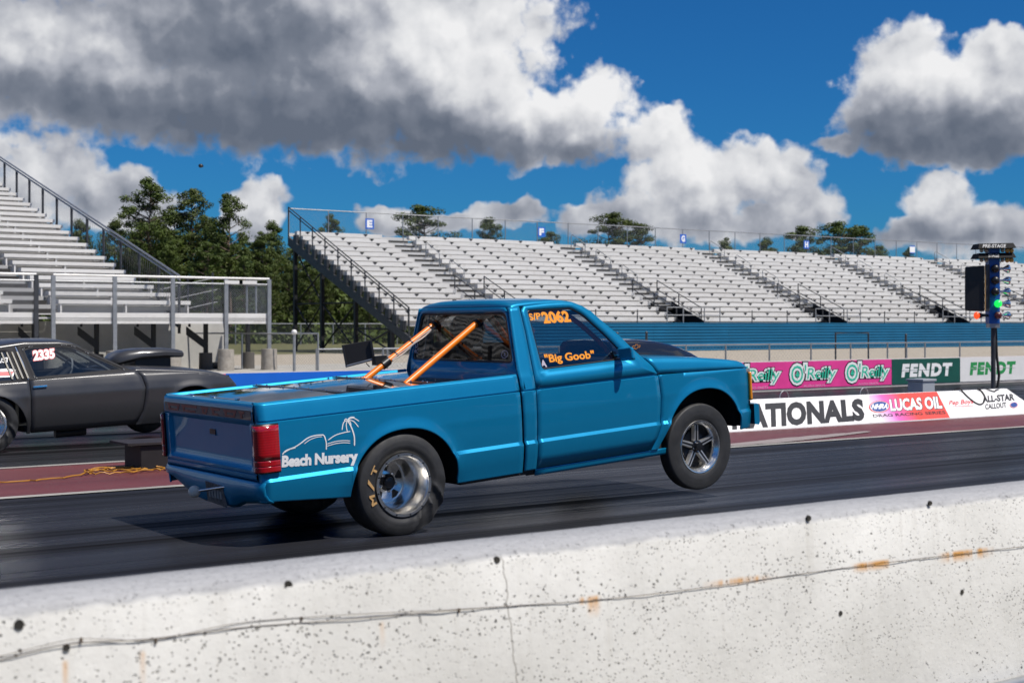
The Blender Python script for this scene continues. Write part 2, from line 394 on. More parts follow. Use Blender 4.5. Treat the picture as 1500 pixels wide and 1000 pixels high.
def ribbon(mb, pts, w, place):
    """a stroke of width w along 2D points, laid by place(u, v)."""
    k = len(pts); P = []
    for i in range(k):
        a = np.array(pts[max(i-1, 0)], float); b = np.array(pts[min(i+1, k-1)], float); t = b - a; t /= np.linalg.norm(t); nn = np.array([-t[1], t[0]])
        ww = w * (.45 if i in (0, k-1) else 1.0); p = np.array(pts[i], float); P.append([place(*(p + nn*ww/2)), place(*(p - nn*ww/2))])
    mb.grid(P); return mb
def spline(pts, n=6):
    pts = [np.array(p, float) for p in pts]; out = []
    for i in range(len(pts)-1):
        p0, p1, p2, p3 = pts[max(i-1, 0)], pts[i], pts[i+1], pts[min(i+2, len(pts)-1)]
        for k in range(n):
            t = k / n; out.append(.5*((2*p1)+(-p0+p2)*t+(2*p0-5*p1+4*p2-p3)*t*t+(-p0+3*p1-3*p2+p3)*t**3))
    out.append(pts[-1]); return [tuple(p) for p in out]
def ray_ring(mb, outer, inner, c, f3, mi=0, extra=48):
    """ring of quads between two star-shaped 2D outlines round c."""
    angs = set(round(2*math.pi*i/extra - math.pi, 5) for i in range(extra))
    for p in list(outer) + list(inner): angs.add(round(math.atan2(p[1]-c[1], p[0]-c[0]), 5))
    angs = sorted(angs); A = []
    def hit(poly, a):
        d = (math.cos(a), math.sin(a)); best = None
        for i in range(len(poly)):
            p, q = poly[i], poly[(i+1) % len(poly)]; ex, ey = q[0]-p[0], q[1]-p[1]
            den = d[0]*ey - d[1]*ex
            if abs(den) < 1e-12: continue
            t = ((p[0]-c[0])*ey - (p[1]-c[1])*ex)/den; u = ((p[0]-c[0])*d[1] - (p[1]-c[1])*d[0])/den
            if t > 0 and -1e-6 <= u <= 1+1e-6 and (best is None or t > best): best = t
        return (c[0]+d[0]*best, c[1]+d[1]*best)
    O = [hit(outer, a) for a in angs]; I = [hit(inner, a) for a in angs]
    mb.grid([[f3(*o), f3((o[0]+i_[0])/2, (o[1]+i_[1])/2), f3(*i_)] for o, i_ in zip(O, I)], mi, False, True); return angs, I
def rounded(poly, r=.03, n=4):
    out = []; k = len(poly)
    for i in range(k):
        p0, p1, p2 = (np.array(poly[j % k], float) for j in (i-1, i, i+1)); a = p0-p1; b = p2-p1; la, lb = np.linalg.norm(a), np.linalg.norm(b)
        rr = min(r, la*.45, lb*.45); A = p1 + a/la*rr; B = p1 + b/lb*rr
        for t in np.linspace(0, 1, n+1): out.append(tuple((1-t)**2*A + 2*t*(1-t)*p1 + t*t*B))
    return out
def chainlink(mb, p0, p1, z0, z1, pitch, w):
    p0, p1 = Vector(p0), Vector(p1); L = (p1-p0).length; d = (p1-p0)/L; h = z1-z0
    def pt(s, z): q = p0 + d*s; return (q.x, q.y, z)
    for sg in (1, -1):
        s = -h
        while s < L + h:
            a, b = s, s + sg*h; za, zb = z0, z1
            lo, hi = 0, 1
            if a != b:
                t0, t1 = sorted(((0-a)/(b-a), (L-a)/(b-a))); lo, hi = max(0, t0), min(1, t1)
            if lo < hi:
                A, B = a+(b-a)*lo, a+(b-a)*hi; zA, zB = z0+h*lo, z0+h*hi
                mb.add([pt(A-w, zA), pt(A+w, zA), pt(B+w, zB), pt(B-w, zB)], [(0, 1, 2, 3)])
            s += pitch

# ================================================================== THE SETTING
def sheet(name, x0, x1, y0, y1, z, m, nx=1, ny=1):
    mb = MB(); P = [[(x0+(x1-x0)*i/nx, y0+(y1-y0)*j/ny, z) for j in range(ny+1)] for i in range(nx+1)]
    mb.grid(P, flip=True); o = mb.build(name, m, smooth=0, fix=False); tag(o, kind='structure'); return o
def f_ground(N, b, OB):
    x, y, z = N.xyz(OB)
    n1 = N.noise(OB, .35, 6, .6); n2 = N.noise(OB, 6, 6, .65)
    grass = N.mix(N.mr(n2, .3, .7), (.05, .065, .018), (.16, .14, .06))
    sand = N.mix(N.mr(n2, .3, .7), (.27, .23, .175), (.42, .37, .30))
    d = N.m('ADD', N.m('ADD', N.m('MULTIPLY', x, -.12), y), N.m('MULTIPLY', N.m('SUBTRACT', n1, .5), 9))
    f = N.mr(d, 58, 61, 0, 1)
    tuft = N.mr(N.noise(OB, .9, 5, .7), .60, .68)
    sand = N.mix(N.m('MULTIPLY', tuft, .75), sand, (.17, .15, .06))
    N.link(N.mix(f, sand, grass), b.inputs['Base Color'])
sheet('ground', -900, 1500, -200, 1900, -.03, mat('ground_soil', (.3, .26, .2), .95, fn=f_ground, bump=.5, bscale=12), 1, 1)
def f_track(N, b, OB):
    a = N.noise(N.mapping(OB, (.05, 2.6, 1)), 1.0, 6, .6); a2 = N.noise(N.mapping(OB, (.12, 14, 1)), 1.0, 4, .6); g = N.noise(OB, 260, 2, .6)
    band = N.noise(N.mapping(OB, (.012, .9, 1)), 1.0, 2, .5)
    t = N.m('ADD', N.m('MULTIPLY', a, .55), N.m('ADD', N.m('MULTIPLY', a2, .25), N.m('MULTIPLY', band, .4)))
    f = N.mr(t, .48, .70)
    col = N.mix(f, (.0075, .0075, .0088), (.019, .020, .025))
    spk = N.mr(g, .66, .74); col = N.mix(N.m('MULTIPLY', spk, .2), col, (.09, .09, .095))
    N.link(col, b.inputs['Base Color'])
    r = N.mr(t, .42, .74, .66, .26); N.link(r, b.inputs['Roughness'])
    bp = N.n('ShaderNodeBump'); bp.inputs['Strength'].default_value = .22; bp.inputs['Distance'].default_value = .004
    N.link(N.m('ADD', g, N.m('MULTIPLY', a2, 1.5)), bp.inputs['Height']); N.link(bp.outputs[0], b.inputs['Normal'])
    # coarse asphalt breaks up most of the grazing sheen; only the sticky streaks keep it
    b.inputs['Specular IOR Level'].default_value = 0.0
    gl = N.n('ShaderNodeBsdfGlossy'); gl.inputs[0].default_value = (1, 1, 1, 1); N.link(N.mr(t, .44, .72, .42, .20), gl.inputs['Roughness']); N.link(bp.outputs[0], gl.inputs['Normal'])
    ge = N.n('ShaderNodeNewGeometry'); dp = N.n('ShaderNodeVectorMath', operation='DOT_PRODUCT'); N.link(ge.outputs['Incoming'], dp.inputs[0]); N.link(ge.outputs['Normal'], dp.inputs[1])
    fz = N.m('POWER', N.m('SUBTRACT', 1.0, N.m('ABSOLUTE', dp.outputs['Value'])), 4.0)
    k = N.m('MULTIPLY', N.mr(t, .46, .72, .02, 1.0), N.m('ADD', .03, N.m('MULTIPLY', fz, .26)))
    mx = N.n('ShaderNodeMixShader'); N.link(k, mx.inputs[0]); N.link(b.outputs[0], mx.inputs[1]); N.link(gl.outputs[0], mx.inputs[2])
    out = [q for q in N.nt.nodes if q.type == 'OUTPUT_MATERIAL'][0]; N.link(mx.outputs[0], out.inputs[0])
track_m = mat('track_rubber', (.03, .03, .03), .4, fn=f_track, spec=.26)
sheet('track', -400, 420, 3.2, 21.6, 0.0, track_m)
def f_red(N, b, OB):
    n1 = N.noise(N.mapping(OB, (.25, 1.6, 1)), 1.2, 6, .65); n2 = N.noise(OB, 30, 5, .6)
    c = N.mix(N.mr(n1, .3, .75), (.095, .019, .021), (.165, .038, .038)); c = N.mix(N.m('MULTIPLY', N.mr(n2, .45, .8), .5), c, (.12, .09, .09))
    sk = N.mr(N.noise(N.mapping(OB, (.35, 7, 1)), 1.0, 5, .65), .60, .68); c = N.mix(N.m('MULTIPLY', sk, .55), c, (.03, .025, .028))
    bl = N.mr(N.noise(OB, 1.1, 3, .6), .71, .73); c = N.mix(N.m('MULTIPLY', bl, .7), c, (.03, .06, .25))
    N.link(c, b.inputs['Base Color'])
sheet('painted_median', -400, 420, 12.05, 14.42, .004, mat('red_median_paint', (.3, .06, .06), .55, fn=f_red, bump=.2, bscale=90))
def f_line(N, b, OB):
    n = N.noise(N.mapping(OB, (.5, 5, 1)), 2.0, 6, .7); c = N.mix(N.mr(n, .35, .7), (.20, .19, .17), (.46, .44, .40)); N.link(c, b.inputs['Base Color'])
lm = mat('worn_white_line', (.4, .4, .38), .7, fn=f_line)
for y in (11.93, 14.42): sheet('lane_line', -400, 420, y, y + .13, .008, lm)
for k in range(4):   # tyre skids over the red paint beside the launch pad
    mb = MB(); x0 = 10.9 + k*.5
    ribbon(mb, spline([(x0, 12.1), (x0 + 1.2, 12.22 + .03*k), (x0 + 2.6, 12.5 + .05*k)], 6), .16, lambda u, v: (u, v, .0125 + .0002*k))
    tag(mb.build('skid_mark', mat('skid_pale', (.26, .22, .21), .8), smooth=0, fix=False), kind='structure')
def f_conc(N, b, OB):
    n = N.noise(OB, 1.1, 6, .6); n2 = N.noise(OB, 14, 5, .6); c = N.mix(N.mr(n, .3, .7), (.30, .285, .25), (.42, .40, .36)); c = N.mix(N.m('MULTIPLY', N.mr(n2, .4, .7), .25), c, (.2, .18, .15)); N.link(c, b.inputs['Base Color'])
apron_m = mat('apron_concrete', (.4, .38, .34), .9, fn=f_conc)
sheet('concrete_apron', -40, 34, 24.5, 46.5, -.02, apron_m)
def f_grav(N, b, OB):
    v = N.vor(OB, 38).outputs['Color']; n = N.noise(OB, 5, 5, .6)
    s = N.n('ShaderNodeSeparateColor'); N.link(v, s.inputs[0])
    c = N.mix(s.outputs[0], (.22, .19, .12), (.46, .42, .32)); N.link(N.mix(N.mr(n, .3, .7), c, (.2, .18, .11)), b.inputs['Base Color'])
sheet('gravel_verge', -60, 60, -30, 3.18, .10, mat('gravel', (.35, .3, .22), .95, fn=f_grav, bump=.8, bscale=40))

# ------------------------------------------------------------------ near concrete barrier
def f_barrier(N, b, OB):
    x, y, z = N.xyz(OB)
    n = N.noise(OB, 2.2, 6, .6); nf = N.noise(OB, 40, 5, .65)
    paint = N.mix(N.mr(n, .3, .72), (.58, .57, .54), (.71, .70, .67))
    grime = N.mr(N.noise(N.mapping(OB, (1, 1, .5)), 3.0, 7, .7), .52, .75)
    paint = N.mix(N.m('MULTIPLY', grime, .32), paint, (.36, .35, .33))
    def pits(scale, thr, prob, amount, src):
        vo = N.vor(src, scale); sc = N.n('ShaderNodeSeparateColor'); N.link(vo.outputs['Color'], sc.inputs[0])
        rad = N.m('MULTIPLY', sc.outputs[1], thr); hit = N.m('MULTIPLY', N.mr(vo.outputs[0], N.m('MULTIPLY', rad, .55), rad, 1, 0), N.m('GREATER_THAN', sc.outputs[0], prob))
        return N.m('MULTIPLY', hit, amount)
    wob = N.n('ShaderNodeVectorMath', operation='ADD'); nz = N.n('ShaderNodeTexNoise'); N.link(OB, nz.inputs['Vector']); nz.inputs['Scale'].default_value = 55
    sc_ = N.n('ShaderNodeVectorMath', operation='SCALE'); N.link(nz.outputs[1], sc_.inputs[0]); sc_.inputs['Scale'].default_value = .012
    N.link(OB, wob.inputs[0]); N.link(sc_.outputs[0], wob.inputs[1]); src = wob.outputs[0]
    dens = N.mr(N.noise(OB, 1.7, 3, .5), .35, .65, .35, 1.0)
    dens2 = N.mr(N.noise(OB, 3.1, 4, .6), .42, .60, .15, 1.0)
    p = N.m('MAXIMUM', N.m('MAXIMUM', pits(24, .17, .60, .95, src), N.m('MULTIPLY', pits(52, .28, .34, .95, src), dens2)), N.m('MULTIPLY', pits(110, .42, .26, .85, src), dens))
    drip = N.mr(N.noise(N.mapping(OB, (9, 1, .7)), 1.6, 5, .65), .58, .74); paint = N.mix(N.m('MULTIPLY', drip, .22), paint, (.34, .31, .26))
    scuff = N.mr(N.noise(N.mapping(OB, (.8, 1, 16)), 1.5, 6, .7), .64, .72); paint = N.mix(N.m('MULTIPLY', N.m('MULTIPLY', scuff, N.mr(N.noise(OB, 1.3, 2, .5), .5, .62)), .35), paint, (.22, .215, .21))
    col = N.mix(N.m('MULTIPLY', p, .90), paint, (.075, .07, .063))
    # rust weeping from the wire, brown crack
    rn = N.noise(N.mapping(OB, (6, 1, .8)), 3.2, 4, .7)
    wx = [onY(p, q, 3.004) for p, q in ((880, 878), (1500, 800))]; k_ = (wx[1][2]-wx[0][2])/(wx[1][0]-wx[0][0])
    wirez = N.m('ADD', wx[0][2] - k_*wx[0][0], N.m('MULTIPLY', x, k_)); dz = N.m('SUBTRACT', wirez, z)
    rust = None
    for (pa, pb, am, ln) in ((852, 858, .8, .012), (864, 880, 1.0, .05), (1045, 1130, .8, .012), (1255, 1310, 1.0, .022), (1385, 1450, 1.0, .03), (95, 101, .7, .12), (208, 214, .5, .10), (560, 566, .4, .06)):
        xa, xb = onY(pa, 880, 3.004)[0], onY(pb, 880, 3.004)[0]; e = .004 + (xb-xa)*.15
        q = N.m('MULTIPLY', N.mr(x, xa - e, xa + e, 0, 1), N.mr(x, xb - e, xb + e, 1, 0))
        q = N.m('MULTIPLY', N.m('MULTIPLY', q, am), N.m('MULTIPLY', N.mr(dz, -.016, -.006, 0, 1), N.mr(dz, 0.0, ln, 1, 0)))
        rust = q if rust is None else N.m('MAXIMUM', rust, q)
    rust = N.m('MULTIPLY', rust, N.mr(rn, .36, .56))
    col = N.mix(N.m('MULTIPLY', rust, .95), col, (.55, .25, .03))
    cx = N.m('ADD', N.m('ADD', 2.15, N.m('MULTIPLY', N.m('SUBTRACT', .8, z), .10)), N.m('MULTIPLY', N.m('SUBTRACT', N.noise(N.mapping(OB, (0, 0, 1)), 9, 4, .6), .5), .06))
    crack = N.mr(N.m('ABSOLUTE', N.m('SUBTRACT', x, cx)), .0008, .0026, .75, 0)
    col = N.mix(crack, col, (.12, .10, .08))
    # bare grey top, paint broken along the arris
    tp = N.m('ADD', z, N.m('MULTIPLY', N.m('SUBTRACT', N.noise(OB, 9, 6, .65), .5), .03))
    top = N.mr(tp, .826, .838, 0, 1)
    grey = N.mix(N.mr(nf, .3, .7), (.31, .31, .315), (.40, .40, .405)); grey = N.mix(N.m('MULTIPLY', N.mr(N.noise(N.mapping(OB, (1.2, 6, 1)), 2.5, 5, .6), .5, .75), .5), grey, (.24, .24, .25))
    grey = N.mix(N.m('MULTIPLY', p, .35), grey, (.1, .1, .1))
    N.link(N.mix(top, col, grey), b.inputs['Base Color'])
    bp = N.n('ShaderNodeBump'); bp.inputs['Strength'].default_value = .7; bp.inputs['Distance'].default_value = .012
    N.link(N.m('SUBTRACT', N.m('MULTIPLY', nf, .25), p), bp.inputs['Height']); N.link(bp.outputs[0], b.inputs['Normal'])
bar_m = mat('barrier_concrete', (.7, .68, .63), .85, fn=f_barrier)
random.seed(4)
bar = thing('concrete_barrier', 'low white concrete barrier with pitted face and bare grey top', 'barrier', (2.5, 3.13, 0))
mb = MB(); XS = np.arange(-8, 24.01, .05); P = []
for i, x in enumerate(XS):
    j = lambda a: a * (math.sin(x*7.3) * .4 + math.sin(x*19.1 + 1) * .3 + random.uniform(-.5, .5))
    P.append([(x, 2.985, -.1), (x, 3.0 + j(.002), .45), (x, 3.018 + j(.003), .825 + j(.003)), (x, 3.026 + j(.003), .842 + j(.003)), (x, 3.040 + j(.004), .850 + j(.002)), (x, 3.13, .853 + j(.001)), (x, 3.236 + j(.004), .850), (x, 3.25, .836 + j(.004)), (x, 3.262, .4), (x, 3.275, -.1)])
mb.grid(P); mb.build('wall_body', bar_m, bar, smooth=50)
hole_m = mat('hole_dark', (.03, .027, .023), .9, var=.4, vscale=40)
for (px, py, r) in [(29,915,.0115),(424,857,.0105),(730,820,.0095),(1187,759,.0095),(1365,737,.0085),(1228,897,.0085),(1406,866,.009),(98,948,.008)]:
    c = onY(px, py, 3.012); yy = 3.0 + (.018 * (c[2]-.45)/.375 if c[2] > .45 else 0)
    mb = MB(); mb.lathe([(0, -.0022), (r*.6, -.0024), (r*.92, -.003), (r, .004)], (c[0], yy, c[2]), 14); mb.build('bolt_hole', hole_m, bar, smooth=60)
wire_m = mat('rusty_wire', (.10, .075, .055), .8, var=.4, vscale=30)
wp = spline([(-60,985),(0,968),(100,944),(220,936),(350,920),(500,908),(700,891),(880,878),(1050,858),(1250,830),(1500,800),(1620,784)], 8)
def onface(p, o): q = onY(p[0], p[1], 3.004); return (q[0], 3.0 + .018*max(0, (q[2]-.45)/.375) - o, q[2])
mb = MB(); mb.path([onface(p, .0030) for p in wp], .0010, 6); mb.build('wire', wire_m, smooth=60, label='thin rusty wire strung along the face of the white concrete barrier', cat='wire')
wp2 = spline([(-60,978),(0,962),(100,938),(150,936),(230,937),(350,913),(500,901),(640,894),(760,887)], 8)
mb = MB(); mb.path([onface(p, .0035) for p in wp2], .0007, 6)
for k in range(6, len(wp2), 13): q = onface(wp2[k], .0035); mb.box(q[0]-.0022, q[0]+.0022, q[1]-.002, q[1]+.003, q[2]-.009, q[2]+.002)
mb.build('wire', wire_m, smooth=60, label='short second wire clipped above the rusty wire on the barrier', cat='wire')
mb = MB(); mb.tube((3.2, 2.955, .205), (14, 2.955, .205), .021, 12); mb.build('steel_pipe', galv, label='pale steel pipe lying along the foot of the white barrier', cat='pipe')

# ------------------------------------------------------------------ far barrier with banners
YF = 21.5; HF = .645
fw_ = thing('far_barrier', 'low far trackside wall carrying pink, green, white and blue banners', 'barrier', (20, YF, 0))
mb = MB(); mb.box(-45, 160, YF, YF + .28, -.03, HF); bevel(mb.build('wall_body', mat('far_wall_concrete', (.40, .37, .36), .85, var=.2, vscale=2), fw_, smooth=0), .02)
def xf(px): return onY(px, 550, YF)[0]
def panel(name, xa, xb, m, z0=.055, z1=HF - .01):
    mb = MB(); mb.box(xa, xb, YF - .012, YF - .002, z0, z1); return mb.build(name, m, fw_, smooth=0)
SEAM = [(-45, xf(-180)), (xf(-180), xf(330))]
panel('banner', -45, xf(-60), white_v); panel('banner', xf(-60)+.01, xf(330), pink)
panel('banner', xf(330)+.01, xf(815), bluewall, .02, HF - .004)
pk = [xf(815)+.01 + (xf(1306)-xf(815)-.02)*i/3 for i in range(4)]
for i in range(3): panel('banner', pk[i]+.004, pk[i+1]-.004, pink)
panel('banner', xf(1306), xf(1406)-.01, dgreen); panel('banner', xf(1406), xf(1530), white_v); panel('banner', xf(1530)+.01, xf(1720), dgreen); panel('banner', xf(1720)+.01, 160, white_v)
def rect(x0, x1, z0, z1, y): return lambda s, t: (x0+(x1-x0)*s, y, z0+(z1-z0)*t)
def logo_parts(cx, w=2.0, zc=.345, h=.345):
    x0, x1 = cx - w/2, cx + w/2; xm = x0 + w*.33
    big = rect(x0, xm, zc - h*.52, zc + h*.62, 0); sm = rect(xm + .03, x1, zc - h*.50, zc + h*.40, 0)
    for nm, m, bo, yo in (('logo_outline', black_v, .15, -.016), ('logo_border', decal_w, .10, -.020), ('lettering', mint, .0, -.024)):
        mb = MB(); fit_text(mb, "O'", lambda s, t: (big(s, t)[0], YF + yo, big(s, t)[2]), bo); fit_text(mb, "Reilly", lambda s, t: (sm(s, t)[0], YF + yo - .0005, sm(s, t)[2]), bo * .9, .12, .93)
        mb.build(nm, m, fw_, smooth=0, merge=False)
    mb = MB(); a = x0 + w*.135   # small clover in the O
    for q in range(3):
        an = R(90 + 120*q); mb.poly([(a + .035*math.cos(an) + .034*math.cos(2*math.pi*k/10), YF - .0255, zc + .012 + .035*math.sin(an) + .034*math.sin(2*math.pi*k/10)) for k in range(10)])
    mb.box(a-.01, a+.01, YF-.0265, YF-.0245, zc-.09, zc); mb.build('clover', mint, fw_, smooth=0, merge=False)
    mb = MB(); fit_text(mb, 'AUTO PARTS', rect(cx - w*.22, cx + w*.26, zc - h*.80, zc - h*.66, YF - .016), .01, .1); mb.build('lettering', lightpink, fw_, smooth=0, merge=False)
dl = xf(1270) - xf(1191)
for k in range(-4, 2): logo_parts(xf(1191) + dl*k, dl*.80)
for px in (20, 110, 205): logo_parts(xf(px), 1.6)
def fendt(px0, px1, m, slit):
    mb = MB(); fit_text(mb, 'FENDT', rect(xf(px0), xf(px1), .235, .50, YF - .016), .06, .12, 1.2); mb.build('lettering', m, fw_, smooth=0, merge=False)
    mb = MB(); mb.box(xf(px0)-.02, xf(px1)+.02, YF-.019, YF-.017, .366, .373); mb.build('lettering_slit', slit, fw_, smooth=0)
fendt(1321, 1393, decal_w, dgreen); fendt(1421, 1486, lgreen, white_v); fendt(1548, 1640, decal_w, dgreen)

# ------------------------------------------------------------------ sloped sign board on the median
BY0, BY1, BZ1 = 13.62, 14.02, .40
bn = Vector((0, -BZ1 + .02, BY1 - BY0)); bn = Vector((0, -(BZ1-.02), (BY1-BY0))).normalized()
def onboard(px, py, off=.004):
    p = onplane(px, py, (0, BY0, .02), bn); return tuple(p + bn*off)
def bmap(px, z): return None
XE = onboard(1490, 590)[0]
bd = thing('sign_board', 'low sloped white sign board lying along the red median', 'sign', (14, 13.9, 0))
mb = MB(); yb = BY1 + .35
def bsec(x, dx=0): return [(x, BY0, .006), (x + dx*.3, BY0, .02), (x + dx, BY1, BZ1), (x + dx, BY1 + .06, BZ1), (x + dx*.3, yb, .02), (x, yb, .006)]
mb.grid([bsec(9.6), bsec(XE + .55, -.5)]); mb.poly(bsec(9.6)); mb.poly(bsec(XE + .55, -.5)); mb.build('board', white_v, bd, smooth=0)
def btext(name, txt, bl, br, tl, tr, m, bold=0.0, shear=0.0, off=.004, spacing=1.0):
    mb = MB(); fit_text(mb, txt, quadmap(bl, br, tl, tr, lambda x, y: onboard(x, y, off)), bold, shear, spacing); return mb.build(name, m, bd, smooth=0, merge=False, fix=False)
def z6(x, y): return (1080 + x*.28, 480 + y*.28)
btext('lettering', 'NATIONALS', z6(-20, 525), z6(660, 478), z6(-20, 412), z6(650, 378), black_v, .055, 0, .004, 1.03)
def f_grad(N, b, OB):
    x, y, z = N.xyz(OB); f = N.mr(x, GX0, GX1, 0, 1); c = N.mix(N.mr(f, 0, .28), (.72, .71, .70), (.62, .13, .52)); c = N.mix(N.mr(f, .2, .55), c, (.70, .06, .045)); N.link(c, b.inputs['Base Color'])
g0, g1 = onboard(*z6(690, 420)), onboard(*z6(1075, 420)); GX0, GX1 = g0[0], g1[0]
mb = MB(); mb.poly([onboard(*z6(690, 497), .0025), onboard(*z6(1112, 470), .0025), onboard(*z6(1043, 334), .0025), onboard(*z6(690, 352), .0025)])
mb.build('printed_panel', mat('printed_gradient', (.7, .1, .1), .5, fn=f_grad), bd, smooth=0, fix=False)
btext('lettering', 'LUCAS OIL', z6(806, 434), z6(1072, 420), z6(798, 378), z6(1062, 362), black_v, .07, 0, .0045)
btext('lettering', 'LUCAS OIL', z6(804, 434), z6(1070, 420), z6(796, 378), z6(1060, 362), decal_w, .04, 0, .0065)
btext('lettering', 'DRAG RACING SERIES', z6(712, 468), z6(1090, 450), z6(708, 454), z6(1084, 434), black_v, .02)
def oval(cx, cy, rx, ry, off, n=28, tilt=-.04): return [onboard(*z6(cx + rx*math.cos(2*math.pi*k/n), cy + ry*math.sin(2*math.pi*k/n) + tilt*rx*math.cos(2*math.pi*k/n)), off) for k in range(n)]
def oval_badge(cx, cy, rx, ry, txt):
    for nm, m, s_, off in (('badge_ring', decal_r, 1, .005), ('badge_border', decal_w, .90, .0065), ('badge_field', navy_v, .84, .008)):
        mb = MB(); mb.poly(oval(cx, cy, rx*s_, ry*s_, off)); mb.build(nm, m, bd, smooth=0, fix=False)
    if txt: btext('lettering', txt, z6(cx - rx*.78, cy + ry*.42), z6(cx + rx*.72, cy + ry*.34), z6(cx - rx*.70, cy - ry*.34), z6(cx + rx*.78, cy - ry*.44), decal_w, .05, .15, .0095)
oval_badge(743, 413, 55, 31, 'NHRA'); oval_badge(1446, 404, 21, 15, None)
btext('lettering', 'Pep Boys', z6(1108, 410), z6(1236, 402), z6(1106, 382), z6(1232, 374), decal_r, .012, .25)
mb = MB(); ribbon(mb, [z6(1120, 412), z6(1180, 411), z6(1236, 407)], .5, lambda x, y: onboard(x, y, .004)); mb.build('underline', decal_r, bd, smooth=0, fix=False)
btext('lettering', 'ALL-STAR', z6(1285, 390), z6(1448, 378), z6(1282, 358), z6(1444, 346), black_v, .035)
btext('lettering', 'CALLOUT', z6(1298, 426), z6(1408, 416), z6(1296, 400), z6(1405, 390), black_v, .02)
for px in (1154, 1269):
    c = onboard(px, 587 if px < 1200 else 579, 0); mb = MB(); mb.path([(c[0] + .09*math.cos(a), BY1 + .03, BZ1 + .005 + .10*math.sin(a)) for a in np.linspace(0, math.pi, 10)], .008, 6); mb.build('lifting_loop', galv, bd)
# grey box and cables behind the board
c = onplane(1378, 571, (0, BY1 + .16, 0), (0, 1, 0))
eb = thing('junction_box', 'grey electrical box standing behind the sloped sign board', 'box', (c[0], BY1 + .55, .004))
mb = MB(); mb.box(c[0]-.13, c[0]+.17, BY1+.40, BY1+.70, .004, .535); bevel(mb.build('box_body', boxgrey, eb, smooth=0), .012)
mb = MB(); mb.box(c[0]-.15, c[0]+.19, BY1+.38, BY1+.72, .537, .575); bevel(mb.build('lid', boxgrey, eb, smooth=0), .008)
def cable(pts, r, m, label): mb = MB(); mb.path(pts, r, 6); mb.build('cable', m, smooth=60, label=label, cat='cable')
bt = lambda px, py, o=.012: onboard(px, py, o)
def z65(x, y): return (1330 + x*.11333, 540 + y*.11333)
cable([tuple(p) for p in spline([(c[0]+.2, BY1+.3, .30), bt(*z65(640, 262)), bt(*z65(700, 300)), bt(*z65(770, 370)), bt(*z65(860, 440)), bt(*z65(930, 465)), bt(*z65(980, 430)), bt(*z65(985, 360)), bt(*z65(940, 290)), bt(*z65(900, 262)), (c[0]+1.1, BY1+.16, BZ1+.03)], 6)], .011, cordblk, 'black cable looping down over the white end of the sign board')
cable([tuple(p) for p in spline([(c[0]+1.2, BY1+.16, BZ1+.02), bt(*z65(1010, 262)), bt(*z65(1060, 285)), bt(*z65(1120, 298)), bt(*z65(1150, 275)), (c[0]+2.0, BY1+.2, .35)], 6)], .008, cordblk, 'short thin cable hanging over the top of the board by the light pole')

# ------------------------------------------------------------------ starting lights
TY = BY1 + .30
tb = onY(1455, 575, TY); TX = tb[0]; sc_ = 1 / (FPX / (TX*FW[0] + TY*FW[1]))       # metres per pixel there
def tz(py): return HCAM + (HY - py) * sc_
tr_ = thing('starting_lights', 'blue drag race starting light post with green and red bulbs lit', 'traffic light', (TX, TY, .004))
ex = Vector((RT[0], RT[1], 0)); ey = Vector((FW[0], FW[1], 0))
def TP(px, py, dep=0.0): q = Vector((TX, TY, 0)) + ex * ((px - 1455)*sc_) + ey*dep; return (q.x, q.y, tz(py))
def tbox(mb, px0, px1, py0, py1, d0, d1, mi=0):
    mb.hexa([TP(px0, py1, d0), TP(px1, py1, d0), TP(px1, py1, d1), TP(px0, py1, d1), TP(px0, py0, d0), TP(px1, py0, d0), TP(px1, py0, d1), TP(px0, py0, d1)], mi); return mb
mb = MB(); mb.tube((TX, TY, .004), TP(1455, 474), .038, 14); mb.build('pole', dgalv, tr_)
mb = MB(); mb.lathez([(.001, 0), (.2, 0), (.2, .02), (.06, .05)], (TX, TY, .004), 16); mb.build('base_plate', dgalv, tr_)
mb = MB(); tbox(mb, 1447, 1462, 472, 480, -.09, .09); mb.build('collar', galv, tr_, smooth=0)
mb = MB(); tbox(mb, 1446, 1462, 362, 474, -.10, .10); bevel(mb.build('light_column', treeblue, tr_, smooth=0), .01)
mb = MB(); mb.path([TP(1460, 478, .05), TP(1461.5, 520, .05), TP(1465, 550, .05), TP(1463, 566, .05), TP(1455, 571, .1), TP(1440, 573, .2)], .022, 8); mb.build('feed_cable', cordblk, tr_)
for (py, txt) in ((357, 'PRE-STAGE'), (371, 'STAGE')):
    mb = MB(); mb.hexa([TP(1427, py+8, -.22), TP(1482, py+7, -.22), TP(1482, py+7, .2), TP(1427, py+8, .2), TP(1430, py+.5, -.14), TP(1480, py-.5, -.14), TP(1480, py-.5, .16), TP(1430, py+.5, .16)]); hd = mb.build('hood', mat('hood_black', (.006, .006, .007), .7, spec=.2), tr_, smooth=0)
    mb = MB(); w0, w1 = (1433, 1467) if txt != 'STAGE' else (1441, 1457)
    fit_text(mb, txt, lambda s, t: TP(w0 + (w1-w0)*s + (t*1.5), py + 6.7 - 5.0*t, -.216 + .062*t - .009), .02, .2); mb.build('lettering', mat('grey_vinyl', (.42, .42, .42), .6), hd, smooth=0, merge=False, fix=False)
    for (px, m, r) in ((1434, bulb_dull, .034), (1440.5, bulb_dull, .034), (1464.5, bulb_dull, .034), (1471.5, bulb_y, .042), (1477.5, bulb_y, .040)):
        mb = MB(); q = TP(px, py + 10.5, -.13); mb.ball(q, r, 8); mb.build('bulb', m, tr_)
